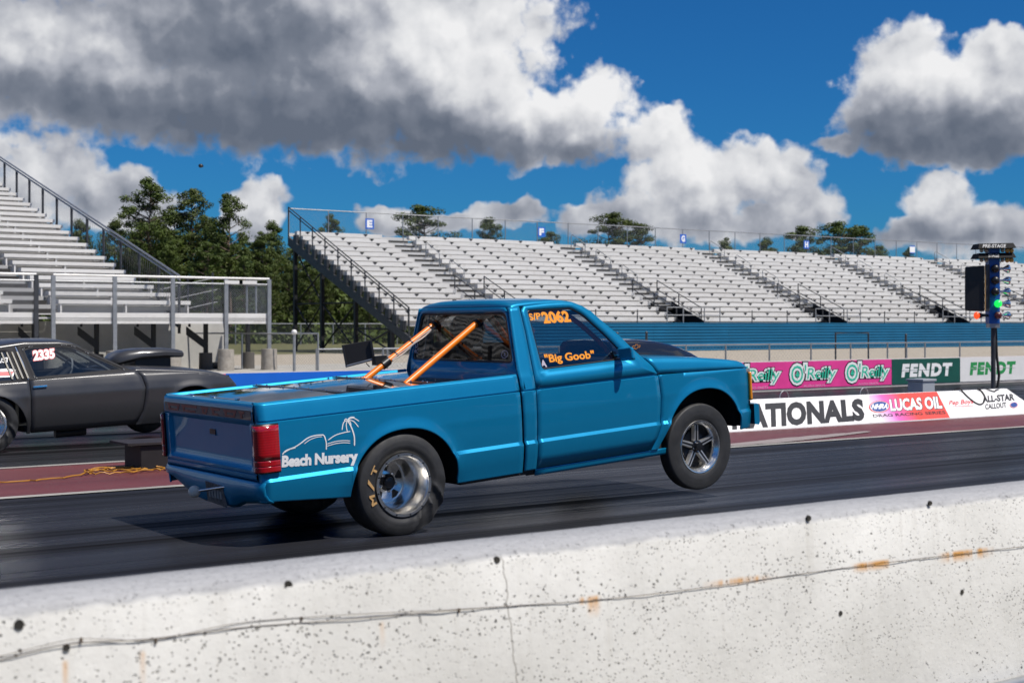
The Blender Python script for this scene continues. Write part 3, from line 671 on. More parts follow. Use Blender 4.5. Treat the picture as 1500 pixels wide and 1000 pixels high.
mb = MB(); mb.hexa([TP(1412.5, 455, -.05), TP(1439, 456.5, -.12), TP(1439, 456.5, -.08), TP(1412.5, 455, -.01), TP(1412.5, 391, -.05), TP(1439, 389, -.12), TP(1439, 389, -.08), TP(1412.5, 391, -.01)]); bevel(mb.build('blinder_panel', trim, tr_, smooth=0), .02)
mb = MB(); tbox(mb, 1439.3, 1446, 388, 456, -.14, -.10); bevel(mb.build('back_panel', dgalv, tr_, smooth=0), .01)
mb = MB(); tbox(mb, 1438.6, 1439.6, 390, 455, -.145, -.12); mb.build('edge_strip', gold, tr_, smooth=0)
for py in (394, 411, 427.5, 445, 462):
    mb = MB(); P = []
    for i in range(14):
        a = 2*math.pi*i/14; row = []
        for (t, r) in ((0, .018), (.35, .022), (.55, .05), (.75, .068), (.9, .058), (1.0, .0)):
            o = Vector(TP(1462 + 18*t, py, -.02)); row.append(tuple(o + ey*(r*math.cos(a)) + Vector((0, 0, r*math.sin(a)))))
        P.append(row)
    mb.grid(P, 0, False, True); mb.build('lamp_back', chrome, tr_)
for k, py in enumerate((394, 411, 427.5, 445, 462)):
    m = (trim, trim, trim, bulb_g, bulb_rd)[k]
    mb = MB(); q = Vector(TP(1453.5 if k < 3 else 1457.5, py, -.15)); mb.ball(tuple(q), .062 if k > 2 else .068, 8, sc=(1, 1, 1)); mb.build('bulb', m, tr_)
mb = MB(); mb.path([TP(1446, 462, -.05), TP(1438, 462, -.06), TP(1433, 462, -.06)], [.02, .025, .05], 10); mb.build('lamp_socket', trim, tr_)
mb = MB(); mb.ball(TP(1429, 462, -.06), .062, 8, sc=(.8, .8, 1)); mb.build('bulb', bulb_r, tr_)

# ------------------------------------------------------------------ yellow cord, start-line box
bx = thing('start_line_box', 'dark low box standing on the red median behind the blue pickup', 'box', onZ(222, 689))
q = onZ(205, 689); mb = MB(); mb.box(q[0], q[0]+.62, q[1]-.02, q[1]+.42, .005, .25); bevel(mb.build('box_body', mat('box_dark', (.012, .010, .011), .6, var=.4, vscale=5), bx, smooth=0), .01)
mb = MB(); mb.box(q[0]-.14, q[0]+.66, q[1]-.05, q[1]+.46, .252, .275); mb.build('lid', mat('box_lid', (.022, .017, .018), .6, var=.3), bx, smooth=0)
random.seed(8); pts = []
base = spline([(-60,710),(0,706),(60,702),(105,697),(150,688),(200,690),(243,686),(210,684),(160,687),(130,692),(165,690),(215,687),(190,692),(140,694),(125,690),(170,685),(235,689)], 7)
for k, p in enumerate(base):
    g = onZ(p[0], p[1] + random.uniform(-.8, .8), .02); pts.append((g[0], g[1], .018 + (.02 * random.random() if k > 22 else 0)))
mb = MB(); mb.path(pts, .0075, 6); mb.build('extension_cord', yellowcord, smooth=60, label='yellow extension cord lying in loose loops on the red median', cat='cord')
mb = MB(); q = atd(294, 60); zc = HCAM + (475-243)/FPX*60
mb.ball((q[0], q[1], zc), .10, 6, sc=(1, 1, .85)); mb.box(q[0]-.02, q[0]+.11, q[1]-.03, q[1]+.05, zc-.05, zc+.03)
mb.build('speck', mat('speck_dark', (.015, .015, .018), .4), label='tiny dark round balloon drifting in the blue sky', cat='speck')  # small dark speck in the sky, a ball with a box on it

# ================================================================== GRANDSTANDS
# ---- main stand
X0M, X1M = 35.85, 119.0; YM0, TR, RS, NR = 58.9, .70, .294, 17; ZF0 = 1.40
st = thing('grandstand', 'long white aluminium grandstand with blue corrugated skirt behind the track', 'grandstand', (X0M, YM0, -.03))
AIS = [42.3, 54.6, 66.5, 78.5, 90.3, 102.3, 114.3]; AW = 1.8
secs = []; xa = X0M + .15
for a in AIS: secs.append((xa, a - AW/2)); xa = a + AW/2
secs.append((xa, X1M))
def boxmesh(name, m, dx, dy, dz): mb = MB(); mb.box(0, dx, 0, dy, 0, dz); return mb.mesh(name, m, 0)
cache = {}
def bmesh_of(key, m, dx, dy, dz):
    k = (key, round(dx, 3), round(dy, 3), round(dz, 3))
    if k not in cache: cache[k] = boxmesh(key, m, dx, dy, dz)
    return cache[k]
PORT = 4      # rows cut by each entry portal
br = MB()
for i in range(NR):
    y = YM0 + TR*i; z = ZF0 + RS*i
    for (a, b) in secs:
        link('seat_plank', bmesh_of('seat_plank', alu, b - a, .27, .222), st, loc=(a, y, z + .218))
        xx = a + .5
        while xx < b - .1:
            br.add([(xx, y-.012, z+.425), (xx+.30, y-.012, z+.425), (xx+.15, y-.012, z+.285), (xx, y+.004, z+.425), (xx+.30, y+.004, z+.425), (xx+.15, y+.004, z+.285)], [(0,1,2),(3,5,4),(0,3,4,1),(1,4,5,2),(2,5,3,0)]); xx += 1.83
    if i >= PORT: link('foot_board', bmesh_of('foot_board', alu_grey, X1M - X0M - .1, .42, .05), st, loc=(X0M + .1, y - .43, z - .05))
    else:
        for (a, b) in secs: link('foot_board', bmesh_of('foot_board', alu_grey, b - a, .42, .05), st, loc=(a, y - .43, z - .05))
    if i < NR - 1:
        if i >= PORT: link('riser', bmesh_of('riser', alu, X1M - X0M - .1, .012, RS - .05), st, loc=(X0M + .1, y + .275, z))
        else:
            for (a, b) in secs: link('riser', bmesh_of('riser', alu, b - a, .012, RS - .05), st, loc=(a, y + .275, z))
br.build('seat_bracket', blacksteel, st, smooth=0, kind='stuff')
for a in AIS:
    for i in range(PORT - 1, NR):
        y = YM0 + TR*i; z = ZF0 + RS*i
        link('aisle_step', bmesh_of('aisle_step', step_dk, AW - .16, .27, RS*.44), st, loc=(a - AW/2 + .08, y - .02, z + .001))
    # entry portal below
    mb = MB(); y0, y1 = YM0 - .40, YM0 + TR*PORT - .45
    mb.box(a - AW/2 - .3, a + AW/2 + .3, y1, y1 + .03, -.02, ZF0 + RS*PORT - .055); 
    for xs in (a - AW/2 - .02, a + AW/2 - .01): mb.hexa([(xs, y0, -.02), (xs + .03, y0, -.02), (xs + .03, y1 - .003, -.02), (xs, y1 - .003, -.02), (xs, y0, ZF0 + .22), (xs + .03, y0, ZF0 + .22), (xs + .03, y1 - .003, ZF0 + RS*PORT + .2), (xs, y1 - .003, ZF0 + RS*PORT + .2)])
    
    mb.box(a - AW/2, a + AW/2, y0, y1, .9, .95); mb.build('entry_portal', blacksteel, st, smooth=0)
    # mid-aisle loops
    for (i0, i1) in ((7, 9), (10.5, 12.5), (14, 16)):
        ya, yb_ = YM0 + TR*i0, YM0 + TR*i1; za, zb = ZF0 + RS*i0, ZF0 + RS*i1; mb = MB()
        mb.path([(a+.5, ya, za), (a+.5, ya, za+.85), (a+.5, ya+.1, za+.95), (a+.5, yb_-.1, zb+.95), (a+.5, yb_, zb+.85), (a+.5, yb_, zb)], .024, 6)
        mb.tube((a+.5, ya, za+.5), (a+.5, yb_, zb+.5), .018, 6); mb.build('aisle_handrail', galv, st)
    # rails both sides of the portal
    for sx in (-1, 1):
        x = a + sx*(AW/2 + .04); mb = MB()
        ya, yb_ = YM0 - .1, YM0 + TR*5.2; za, zb = ZF0 - .1, ZF0 + RS*5.2
        for t in (0, .5, 1):
            yy, zz = ya + (yb_-ya)*t, za + (zb-za)*t; mb.tube((x, yy, zz - .1), (x, yy, zz + 1.1), .034, 6)
        for h in (.55, 1.08): mb.tube((x, ya, za + h), (x, yb_, zb + h), .026, 6)
        mb.build('portal_rail', dgalv, st)
    mb = MB()
    for h in (.45, .88): mb.tube((a - 2.0, YM0 - .5, ZF0 + .1 + h), (a + 2.0, YM0 - .5, ZF0 + .1 + h), .028, 6)
    for sx in (-2.0, -.8, .8, 2.0): mb.tube((a + sx, YM0 - .5, ZF0), (a + sx, YM0 - .5, ZF0 + .98), .032, 6)
    mb.build('front_rail', galv, st)
x = X0M + .1
while x < X1M:
    if all(abs(x - a) > 2.2 for a in AIS):
        mb = MB(); mb.tube((x, YM0 - .5, ZF0 - .05), (x, YM0 - .5, ZF0 + .85), .032, 6); mb.build('front_post', dgalv, st)
    x += 2.9
# corrugated blue skirt: real horizontal ribs
mb = MB(); prof = []; z = -.03; zt = ZF0 + .08; nrib = 9; ph = (zt - z)/nrib
for k in range(nrib):
    zz = z + k*ph; prof += [(0, zz), (.055, zz + ph*.16), (.055, zz + ph*.66), (0, zz + ph*.80)]
prof.append((0, zt)); ys = YM0 - .62
for xa, xb in ((40.2, X1M + .2),):
    n = 14
    for k in range(n):
        x0, x1 = xa + (xb-xa)*k/n + .006, xa + (xb-xa)*(k+1)/n - .006
        mb2 = MB(); mb2.grid([[(x, ys - d, q) for d, q in prof] for x in (x0, x1)]); solid(mb2.build('skirt_panel', skirt, st, smooth=0), .01, 1)
mb = MB(); mb.box(40.2, X1M, ys - .05, ys + .06, zt + .002, zt + .05); mb.build('skirt_cap', skirt, st, smooth=0)
# back rail with posts and wire
yb_ = YM0 + TR*NR - .02; zb = ZF0 + RS*(NR-1)
mb = MB(); mb.box(X0M, X1M, yb_ - .06, yb_ - .02, zb + .18, zb + .36); mb.build('back_fascia', alu, st, smooth=0)
mb = MB(); mb.tube((X0M, yb_, zb + 1.72), (X1M, yb_, zb + 1.72), .03, 8); mb.build('back_top_rail', galv, st)
x = X0M + .02
while x < X1M:
    mb = MB(); mb.tube((x, yb_, zb - .3), (x, yb_, zb + 1.75), .028, 6); mb.build('back_post', galv, st); x += 2.44
mb = MB(); chainlink(mb, (X0M, yb_ + .03, 0), (X1M, yb_ + .03, 0), zb + .3, zb + 1.7, .14, .0035); mb.build('back_wire_mesh', galv, st, smooth=0, merge=False, kind='stuff')
sg_m = mat('sign_blue', (.02, .12, .52), .5)
for k, a in enumerate(AIS[:6]):
    x = a - 1.35; mb = MB(); mb.box(x - .28, x + .28, yb_ - .05, yb_ - .035, zb + .78, zb + 1.38); sg = mb.build('section_sign', sg_m, st, smooth=0)
    mb = MB(); fit_text(mb, 'EFGHIJ'[k], rect(x - .14, x + .14, zb + .9, zb + 1.27, yb_ - .054), .06); mb.build('lettering', decal_w, sg, smooth=0, merge=False)
# left end: stepped stringer, sloping rail, posts
zl = lambda y: ZF0 + (y - YM0)/TR*RS
ya, ye = YM0 - .75, yb_
mb = MB(); mb.hexa([(X0M - .06, ya - 1.2, zl(ya) - 1.15), (X0M + .06, ya - 1.2, zl(ya) - 1.15), (X0M + .06, ye, zl(ye) - .62), (X0M - .06, ye, zl(ye) - .62), (X0M - .06, ya - 1.2, zl(ya) - .72), (X0M + .06, ya - 1.2, zl(ya) - .72), (X0M + .06, ye, zl(ye) - .12), (X0M - .06, ye, zl(ye) - .12)]); mb.build('end_stringer', dgalv, st, smooth=0)
for i in range(NR):
    y = YM0 + TR*i; z = ZF0 + RS*i; mb = MB(); mb.box(X0M - .05, X0M + .12, y - .30, y + .06, z - .25, z + .22); mb.build('step_bracket', dgalv, st, smooth=0)
mb = MB()
for h in (.98, 1.16): mb.tube((X0M - .02, ya, zl(ya) + h), (X0M - .02, ye, zl(ye) + h + .35), .03, 8)
mb.build('end_rail', dgalv, st)
for k in range(10):
    y = ya + (ye - ya)*k/9; mb = MB(); mb.tube((X0M - .02, y, zl(y) - .45), (X0M - .02, y, zl(y) + 1.16 + .35*k/9), .034, 6); mb.build('end_post', dgalv, st)
mb = MB(); chainlink(mb, (X0M - .02, ya, 0), (X0M - .02, ya + .01, 0), 0, .1, .14, .003)
# steel frames under the stand, braced in the end bays
for x in [X0M + .1] + [X0M + 6.1*k for k in range(1, 14)]:
    for y in (YM0 + 1.0, YM0 + 4.6, YM0 + 8.2, YM0 + 11.3):
        mb = MB(); mb.box(x - .09, x + .09, y - .09, y + .09, -.03, zl(y) - .5); mb.build('frame_column', blacksteel, st, smooth=0)
for (y0, y1) in ((YM0 + 1.0, YM0 + 4.6), (YM0 + 4.6, YM0 + 8.2), (YM0 + 8.2, YM0 + 11.3)):
    for x in (X0M + .1, X0M + 6.1, X0M + 12.2):
        h = min(2.55, zl(y0) - .6)
        for p, q in ((((x, y0, .1)), (x, y1, h)), ((x, y1, .1), (x, y0, h)), ((x, y0, h), (x, y1, h))):
            mb = MB(); mb.tube(p, q, .045, 6); mb.build('brace', blacksteel, st)
        if zl(y0) - .6 > 3.4:
            for p, q in (((x, y0, h), (x, y1, zl(y1) - .6)), ((x, y1, h), (x, y0, zl(y0) - .6))):
                mb = MB(); mb.tube(p, q, .045, 6); mb.build('brace', blacksteel, st)

# ---- left stand
XL0, XL1 = -48.0, 17.8; YL0, TL, RL, NL = 43.6, .945, .275, 27; ZL0 = 1.78
ls = thing('grandstand', 'white bench grandstand raised on a railed deck over a white block wall', 'grandstand', (XL1, YL0, -.03))
AL = [13.55, 3.2, -7.15, -17.5, -27.85, -38.2]; segs = [(XL0, AL[-1] - .7)] + [(AL[k+1] + .7, AL[k] - .7) for k in range(5)] + [(AL[0] + .7, XL1)]
for i in range(NL):
    y = YL0 + TL*i; z = ZL0 + RL*i
    for (a, b) in segs:
        if i < 3 and b > 14.3: b = b + .25*(3 - i)
        link('seat_plank', bmesh_of('seat_plank', alu, b - a, .30, .12), ls, loc=(a, y, z + .30))
        link('foot_board', bmesh_of('foot_board', alu_grey, b - a, .55, .05), ls, loc=(a, y - .56, z - .05))
        link('riser', bmesh_of('riser', alu_grey, b - a, .012, RL - .06), ls, loc=(a, y + .36, z))
        if b < 5: continue
        n = max(2, int((b - a)/1.6))
        for k in range(n + 1):
            xx = a + .06 + (b - a - .16)*k/n
            link('seat_leg', bmesh_of('seat_leg', alu, .05, .22, .30), ls, loc=(xx, y + .03, z))
    for a in AL:
        link('aisle_step', bmesh_of('aisle_step', step_dk, 1.2, .40, RL*.5), ls, loc=(a - .6, y - .1, z + .001))
        link('aisle_board', bmesh_of('aisle_board', alu_grey, 1.36, .92, .04), ls, loc=(a - .68, y - .56, z - .045)); link('aisle_riser', bmesh_of('aisle_riser', alu_grey, 1.36, .012, RL - .05), ls, loc=(a - .68, y + .37, z))
zs = lambda y: ZL0 + (y - YL0)/TL*RL
yt = YL0 + TL*NL
mb = MB(); xr = XL1 + .12
mb.hexa([(xr - .05, YL0 - .6, zs(YL0) - .45), (xr + .05, YL0 - .6, zs(YL0) - .45), (xr + .05, yt, zs(yt) - .55), (xr - .05, yt, zs(yt) - .55), (xr - .05, YL0 - .6, zs(YL0) - .15), (xr + .05, YL0 - .6, zs(YL0) - .15), (xr + .05, yt, zs(yt) - .15), (xr - .05, yt, zs(yt) - .15)]); mb.build('end_stringer', dgalv, ls, smooth=0)
mb = MB()
for h in (1.18, 1.30): mb.tube((xr + .05, YL0 - .5, zs(YL0) + h - .1), (xr + .05, yt, zs(yt) + h), .035, 8)
mb.build('end_rail', galv, ls)
for k in range(16):
    y = YL0 - .45 + (yt - YL0 + .3)*k/15; mb = MB(); mb.tube((xr + .05, y, zs(y) - .5), (xr + .05, y, zs(y) + 1.22), .05, 8); mb.build('end_post', dgalv, ls)
mb = MB(); 
for k in range(15):
    y0 = YL0 - .45 + (yt - YL0 + .3)*k/15; y1 = YL0 - .45 + (yt - YL0 + .3)*(k+1)/15
    for q in range(9):
        for sg in (0, 1):
            t0, t1 = q/9, (q+1)/9; ya_, yb2 = y0 + (y1-y0)*t0, y0 + (y1-y0)*t1
            za, zb2 = (zs(ya_) - .1, zs(yb2) + 1.15) if sg else (zs(ya_) + 1.15, zs(yb2) - .1)
            mb.add([(xr + .05, ya_, za), (xr + .05, ya_ + .012, za), (xr + .05, yb2 + .012, zb2), (xr + .05, yb2, zb2)], [(0, 1, 2, 3)])
mb.build('end_wire_mesh', galv, ls, smooth=0, merge=False, kind='stuff')
# deck, rail, posts, gate, wire panels
YD = 41.8; XD1 = onY(394, 460, YD)[0]; ZD = 1.66
mb = MB(); mb.box(XL0, XD1, YD + .06, YL0 - .3, ZD - .06, ZD); mb.build('deck_floor', alu_grey, ls, smooth=0)
for (z0, z1, m) in ((ZD - .02, ZD + .13, alu), (ZD - .10, ZD - .03, alu_grey), (ZD - .20, ZD - .11, alu)):
    for xa, xb in ((XL0, onY(52, 460, YD)[0]), (onY(78, 460, YD)[0], XD1)):
        mb = MB(); mb.box(xa, xb, YD - .02, YD + .04, z0, z1); mb.build('deck_fascia', m, ls, smooth=0)
pxs = [52, 77, 167, 252, 330, 393]; dposts = [onY(p, 460, YD)[0] for p in pxs]; dposts = [dposts[0] - 4.4*k for k in (3, 2, 1)] + dposts
for k, x in enumerate(dposts):
    mb = MB(); top = ZD + 1.22; bot = .35 if k != 3 else ZD - .6
    mb.box(x - .06, x + .06, YD - .10, YD - .025, bot, top); mb.build('deck_post', galv if k != 3 else dgalv, ls, smooth=0)
    if k != 3:
        mb = MB(); mb.lathez([(0, 0), (.26, 0), (.25, .68), (0, .69)], (x, YD - .06, -.03), 16); mb.build('concrete_pier', conc, ls)
        mb = MB(); mb.tube((x, YD + .1, ZD - .15), (x + .05, YD - .05, .75), .035, 6); mb.build('knee_brace', galv, ls)
        mb = MB(); mb.box(x - .06, x + .06, YD + 1.45, YD + 1.57, .35, ZD - .06); mb.build('rear_post', blacksteel, ls, smooth=0)
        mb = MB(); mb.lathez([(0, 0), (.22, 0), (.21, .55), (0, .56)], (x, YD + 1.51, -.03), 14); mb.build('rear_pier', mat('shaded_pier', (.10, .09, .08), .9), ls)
for xa, xb in ((dposts[0], dposts[3]), (dposts[4], dposts[-1])):
    mb = MB(); mb.tube((xa, YD - .06, ZD + 1.24), (xb, YD - .06, ZD + 1.24), .036, 8); mb.build('deck_top_rail', alu, ls)
    mb = MB(); mb.tube((xa, YD - .06, ZD + 1.06), (xb, YD - .06, ZD + 1.06), .026, 8); mb.build('deck_mid_rail', galv, ls)
for k in range(len(dposts) - 1):
    if k == 3: continue
    mb = MB(); chainlink(mb, (dposts[k], YD - .02, 0), (dposts[k+1], YD - .02, 0), ZD + .13, ZD + 1.05, .075, .0042); mb.build('wire_panel', galv, ls, smooth=0, merge=False, kind='stuff')
x = dposts[-1]
mb = MB()
for h in (1.06, 1.24): mb.tube((x, YD - .06, ZD + h), (x, YL0 - .2, ZD + h), .03, 8)
for y in (YD + .9, YL0 - .2): mb.tube((x, y, ZD), (x, y, ZD + 1.24), .035, 8)
mb.build('deck_end_rail', galv, ls)
mb = MB(); chainlink(mb, (x, YD, 0), (x, YL0 - .2, 0), ZD + .1, ZD + 1.05, .075, .004); mb.build('wire_panel', galv, ls, smooth=0, merge=False, kind='stuff')
for px in (343, 364):   # small white plates on the rail
    c_ = onY(px, 418, YD - .08); mb = MB(); mb.box(c_[0] - .33, c_[0] + .28, YD - .11, YD - .1, ZD + 1.06, ZD + 1.17); mb.build('rail_plate', alu, ls, smooth=0)
# stair leading off the deck's far side
for k in range(3):
    mb = MB(); mb.tube((XL1 + .5, YL0 + 2.0, ZD + .1 + .42*k), (XD1 - .1, YL0 + 2.0, ZD + .55 + .42*k), .022, 6); mb.build('stair_rail', dgalv, ls)
for k in range(3):
    x = XL1 + .6 + .9*k; mb = MB(); mb.tube((x, YL0 + 2.0, .0), (x, YL0 + 2.0, ZD + 1.2 + .18*k), .03, 6); mb.build('stair_post', dgalv, ls)
# white block wall under the deck, slanted braces and hangers before it
XW1 = onY(331, 520, 44.4)[0]
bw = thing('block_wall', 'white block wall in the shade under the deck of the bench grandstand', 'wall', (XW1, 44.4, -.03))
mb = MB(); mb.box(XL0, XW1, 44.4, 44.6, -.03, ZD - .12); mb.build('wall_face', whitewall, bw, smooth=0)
for (pa, pb) in ((27, 49), (114, 142), (197, 225), (273, 301), (-60, -38)):
    a = onY(pa, 481, 43.0); b = onY(pb, 505, 43.0); mb = MB()
    mb.hexa([(a[0], 42.97, a[2]-.20), (b[0], 42.97, b[2]-.14), (b[0], 43.03, b[2]-.14), (a[0], 43.03, a[2]-.20), (a[0], 42.97, a[2]+.06), (b[0], 42.97, b[2]+.12), (b[0], 43.03, b[2]+.12), (a[0], 43.03, a[2]+.06)])
    mb.build('slanted_brace', blacksteel, ls, smooth=0)
    for xx in (a[0] + .1, b[0] - .02): mb = MB(); mb.box(xx - .03, xx + .03, 42.96, 43.02, (a[2] if xx < b[0] - .1 else b[2]) + .05, ZD - .05); mb.build('hanger', blacksteel, ls, smooth=0)
mb = MB(); c_ = onY(314, 533, 43.9); mb.lathez([(0, 0), (.22, 0), (.28, .1), (.2, .2), (0, .22)], (c_[0], 43.9, -.02), 12); mb.build('rubbish_bag', trim, label='small black bag lying against the foot of the white block wall', cat='bag')

# ================================================================== FENCES
def fence(name, label, p0, p1, z0, z1, posts, m=galv, rail=True, pitch=.11, midrail=False, w=.0028, pr=.03):
    p0, p1 = Vector(p0), Vector(p1); f = thing(name, label, 'fence', (p0.x, p0.y, z0))
    for t in posts:
        q = p0 + (p1 - p0)*t; mb = MB(); mb.tube((q.x, q.y, z0), (q.x, q.y, z1 + .02), pr, 8); mb.build('post', m, f)
    if rail: mb = MB(); mb.tube((p0.x, p0.y, z1), (p1.x, p1.y, z1), pr*.85, 8); mb.build('top_rail', m, f)
    mb = MB(); chainlink(mb, p0, p1, z0 + .05, z1, pitch, w); mb.build('wire_mesh', m, f, smooth=0, merge=False, kind='stuff'); return f
YN = 24.0
xq = [onY(p, 500, YN)[0] for p in (1005, 1063, 1127, 1188, 1246, 1300, 1328, 1355, 1406, 1460)]
x0, x1 = xq[0] - 8, xq[-1] + 42; step = (xq[3]-xq[1])/2
pl = sorted(set([(x - x0)/(x1-x0) for x in xq] + [(xq[-1] + 1.3*k*1.6 - x0)/(x1-x0) for k in range(1, 19)] + [(x0 + k*step - x0)/(x1-x0) for k in range(0, 4)]))
fence('low_fence', 'low chain link fence behind the pink and green banner wall', (x0, YN, 0), (x1, YN, 0), -.03, .965, pl, galv, True, .11, False, .0022, .021)
ga = onY(1224, 500, YN + .3)[0]; gb = onY(1272, 500, YN + .3)[0]
gf = thing('pipe_frame', 'taller square pipe frame standing at the low chain link fence', 'frame', (ga, YN + .3, -.03))
mb = MB(); mb.path([(ga, YN+.3, -.03), (ga, YN+.3, 1.22), (gb, YN+.3, 1.22), (gb, YN+.3, -.03)], .024, 8); mb.build('pipe', dgalv, gf)
for px, ty in ((904, 488), (947, 487), (1327, 490)):
    q = onY(px, ty, 30.0); mb = MB(); mb.tube((q[0], 30, -.03), (q[0], 30, q[2]), .035, 8); mb.lathez([(0, 0), (.045, 0), (.03, .03), (0, .04)], (q[0], 30, q[2]), 8); mb.build('steel_post', dgalv, label='lone thin steel post before the blue skirt of the long grandstand', cat='post', group='thin posts before the blue skirt')
a = onY(466, 490, 40.0); b = onZ(330, 520)
fence('corner_fence', 'short chain link fence running away from the leaning grey corner post', (a[0], 40.0, 0), (a[0] - 3.4, 46.0, 0), -.03, 1.15, (0, .42, 1.0), galv, True, .1)
q = onY(431, 489, 38.0); ps = thing('gate_post', 'slim grey gate post topped with a white cap', 'post', (q[0], 38, -.03))
mb = MB(); mb.tube((q[0], 38, -.03), (q[0], 38, q[2]), .045, 8); mb.build('shaft', galv, ps)
mb = MB(); mb.ball((q[0], 38, q[2] + .05), .085, 8); mb.build('cap', alu, ps)
fence('rail_fence', 'pipe rail fence in front of the steel frames under the long grandstand', (a[0] + .1, 40.3, 0), (a[0] + 11, 40.3, 0), -.03, onY(500, 511, 40.3)[2], (0, .24, .5, .75, 1), galv, True, .12)
p = atd(380, 100); q = atd(720, 104)
fence('boundary_fence', 'tall boundary chain link fence along the edge of the pine wood', (atd(150, 100)[0], atd(150, 100)[1], 0), (q[0], q[1], 0), -.03, 1.48, [k/12 for k in range(13)], galv, True, .2, w=.006, pr=.05)

# ================================================================== TREES
def f_leaf(N, b, OB):
    n = N.noise(OB, .9, 4, .6); n2 = N.noise(OB, 9, 3, .6); oi = N.n('ShaderNodeObjectInfo')
    c = N.mix(N.mr(N.m('ADD', N.m('MULTIPLY', n, .7), N.m('MULTIPLY', n2, .35)), .35, .72), (.017, .031, .007), (.100, .125, .018))
    N.link(N.mix(N.m('MULTIPLY', oi.outputs['Random'], .35), c, (.065, .115, .012)), b.inputs['Base Color'])
leaf_m = mat('pine_needles', (.04, .06, .012), .6, fn=f_leaf, spec=.3)
bark_m = mat('pine_bark', (.14, .10, .075), .9, var=.4, vscale=5)
def tree_meshes(seed, h, low, spread, nclump, leafs, size):
    rd = random.Random(seed); tk = MB(); cr_ = MB()
    bend = [(0, 0)]; 
    for k in range(8): bend.append((bend[-1][0] + rd.uniform(-.14, .14), bend[-1][1] + rd.uniform(-.14, .14)))
    pts = [(bend[k][0], bend[k][1], h*.97*k/8) for k in range(9)]
    tk.path(pts, [max(.03, h*.0145*(1 - .85*k/8)) for k in range(9)], 7)
    def axis(z): t = min(7.99, z/(h*.97)*8); i = int(t); f = t - i; return tuple(pts[i][j]*(1-f) + pts[i+1][j]*f for j in range(2))
    for c in range(nclump):
        t = low + (1 - low)*(c + rd.random())/nclump; z = h*t
        prof = math.sin(math.pi*min(1, (t - low)/(1 - low)*.82 + .16))**.7
        a = rd.uniform(0, 2*math.pi); rr = spread*prof*rd.uniform(.25, 1.0); ax = axis(z)
        cx, cy, cz = ax[0] + rr*math.cos(a), ax[1] + rr*math.sin(a), z + rr*.22 + rd.uniform(-.2, .2)
        if rr > .35: tk.path([(ax[0], ax[1], z - rr*.25), ((ax[0]+cx)/2, (ax[1]+cy)/2, z - rr*.02), (cx, cy, cz)], [h*.0042, h*.003, .012], 4, cap=False)
        R1 = rd.uniform(.5, 1.0)*size*(.6 + .4*prof)
        for k in range(leafs):
            while True:
                u = Vector((rd.uniform(-1, 1), rd.uniform(-1, 1), rd.uniform(-1, 1)))
                if .25 < u.length < 1: break
            p = Vector((cx + u.x*R1, cy + u.y*R1, cz + u.z*R1*.55)); n = (u.normalized() + Vector((rd.uniform(-.7, .7), rd.uniform(-.7, .7), rd.uniform(-.2, .9)))).normalized()
            e1 = n.orthogonal().normalized(); e1 = Matrix.Rotation(rd.uniform(0, 6.28), 3, n) @ e1; e2 = n.cross(e1); l = rd.uniform(.07, .155); w = l*rd.uniform(.28, .5)
            cr_.add([p - e1*l, p + e2*w, p + e1*l, p - e2*w], [(0, 1, 2, 3)])
    return tk.mesh('trunk', bark_m, 60, merge=False), cr_.mesh('crown', leaf_m, 0, merge=False, fix=False)
VAR = [tree_meshes(s, 12, lo, sp, nc, 140, sz) for s, lo, sp, nc, sz in ((1, .40, 2.5, 62, .92), (2, .36, 2.3, 64, .90), (3, .42, 2.3, 56, .90), (5, .15, 2.4, 105, 1.1), (7, .18, 2.1, 95, 1.05), (9, .58, 2.7, 50, .95))]
tcount = 0
def tree(px, d, top_py, v, label, group=None, wscale=1.0):
    global tcount
    p = atd(px, d, -.03); h = HCAM + (HY - top_py)/FPX*d + .03; s = h/12.0
    t = thing('pine_tree', label, 'tree', p, group); t.rotation_euler = (0, 0, tcount*2.39); t.scale = (s*wscale, s*wscale, s); tcount += 1
    link('trunk', VAR[v][0], t, False); link('crown', VAR[v][1], t, False)
for px, d, ty, v, w, lab in ((218, 112, 266, 0, 1.0, 'tallest pine with an open rounded top by the sloping rail of the bench stand'), (284, 114, 278, 1, .95, 'tall pine with gaps in its crown, second from the sloping rail'), (338, 112, 286, 2, .9, 'tall pine with a thin dark trunk, third from the sloping rail')): tree(px, d, ty, v, lab, wscale=w)
WOOD = 'pine tree in the dense wood between the two grandstands'
random.seed(21)
for px, d, ty in ((235,119,318),(300,121,312),(372,118,352),(200,121,335),(330,116,348),(270,113,345),(120,118,322),(160,116,330),(190,116,345),(245,110,350),(305,109,352),(262,120,310),(360,110,370),(385,114,345),(402,116,332),(428,118,345),(450,112,372),(475,116,385),(500,118,395),(530,114,392),(560,120,400),(590,116,405),(620,120,400),(318,118,330),(350,121,345),(420,112,392),(90,120,345),(60,122,350),(465,122,360),(515,123,378),(545,110,412),(395,108,402)):
    tree(px + random.uniform(-5, 5), d, ty + random.uniform(-6, 6), random.choice((3, 4, 3, 4, 1)), WOOD, 'pines in the wood between the stands', random.uniform(.8, 1.05))
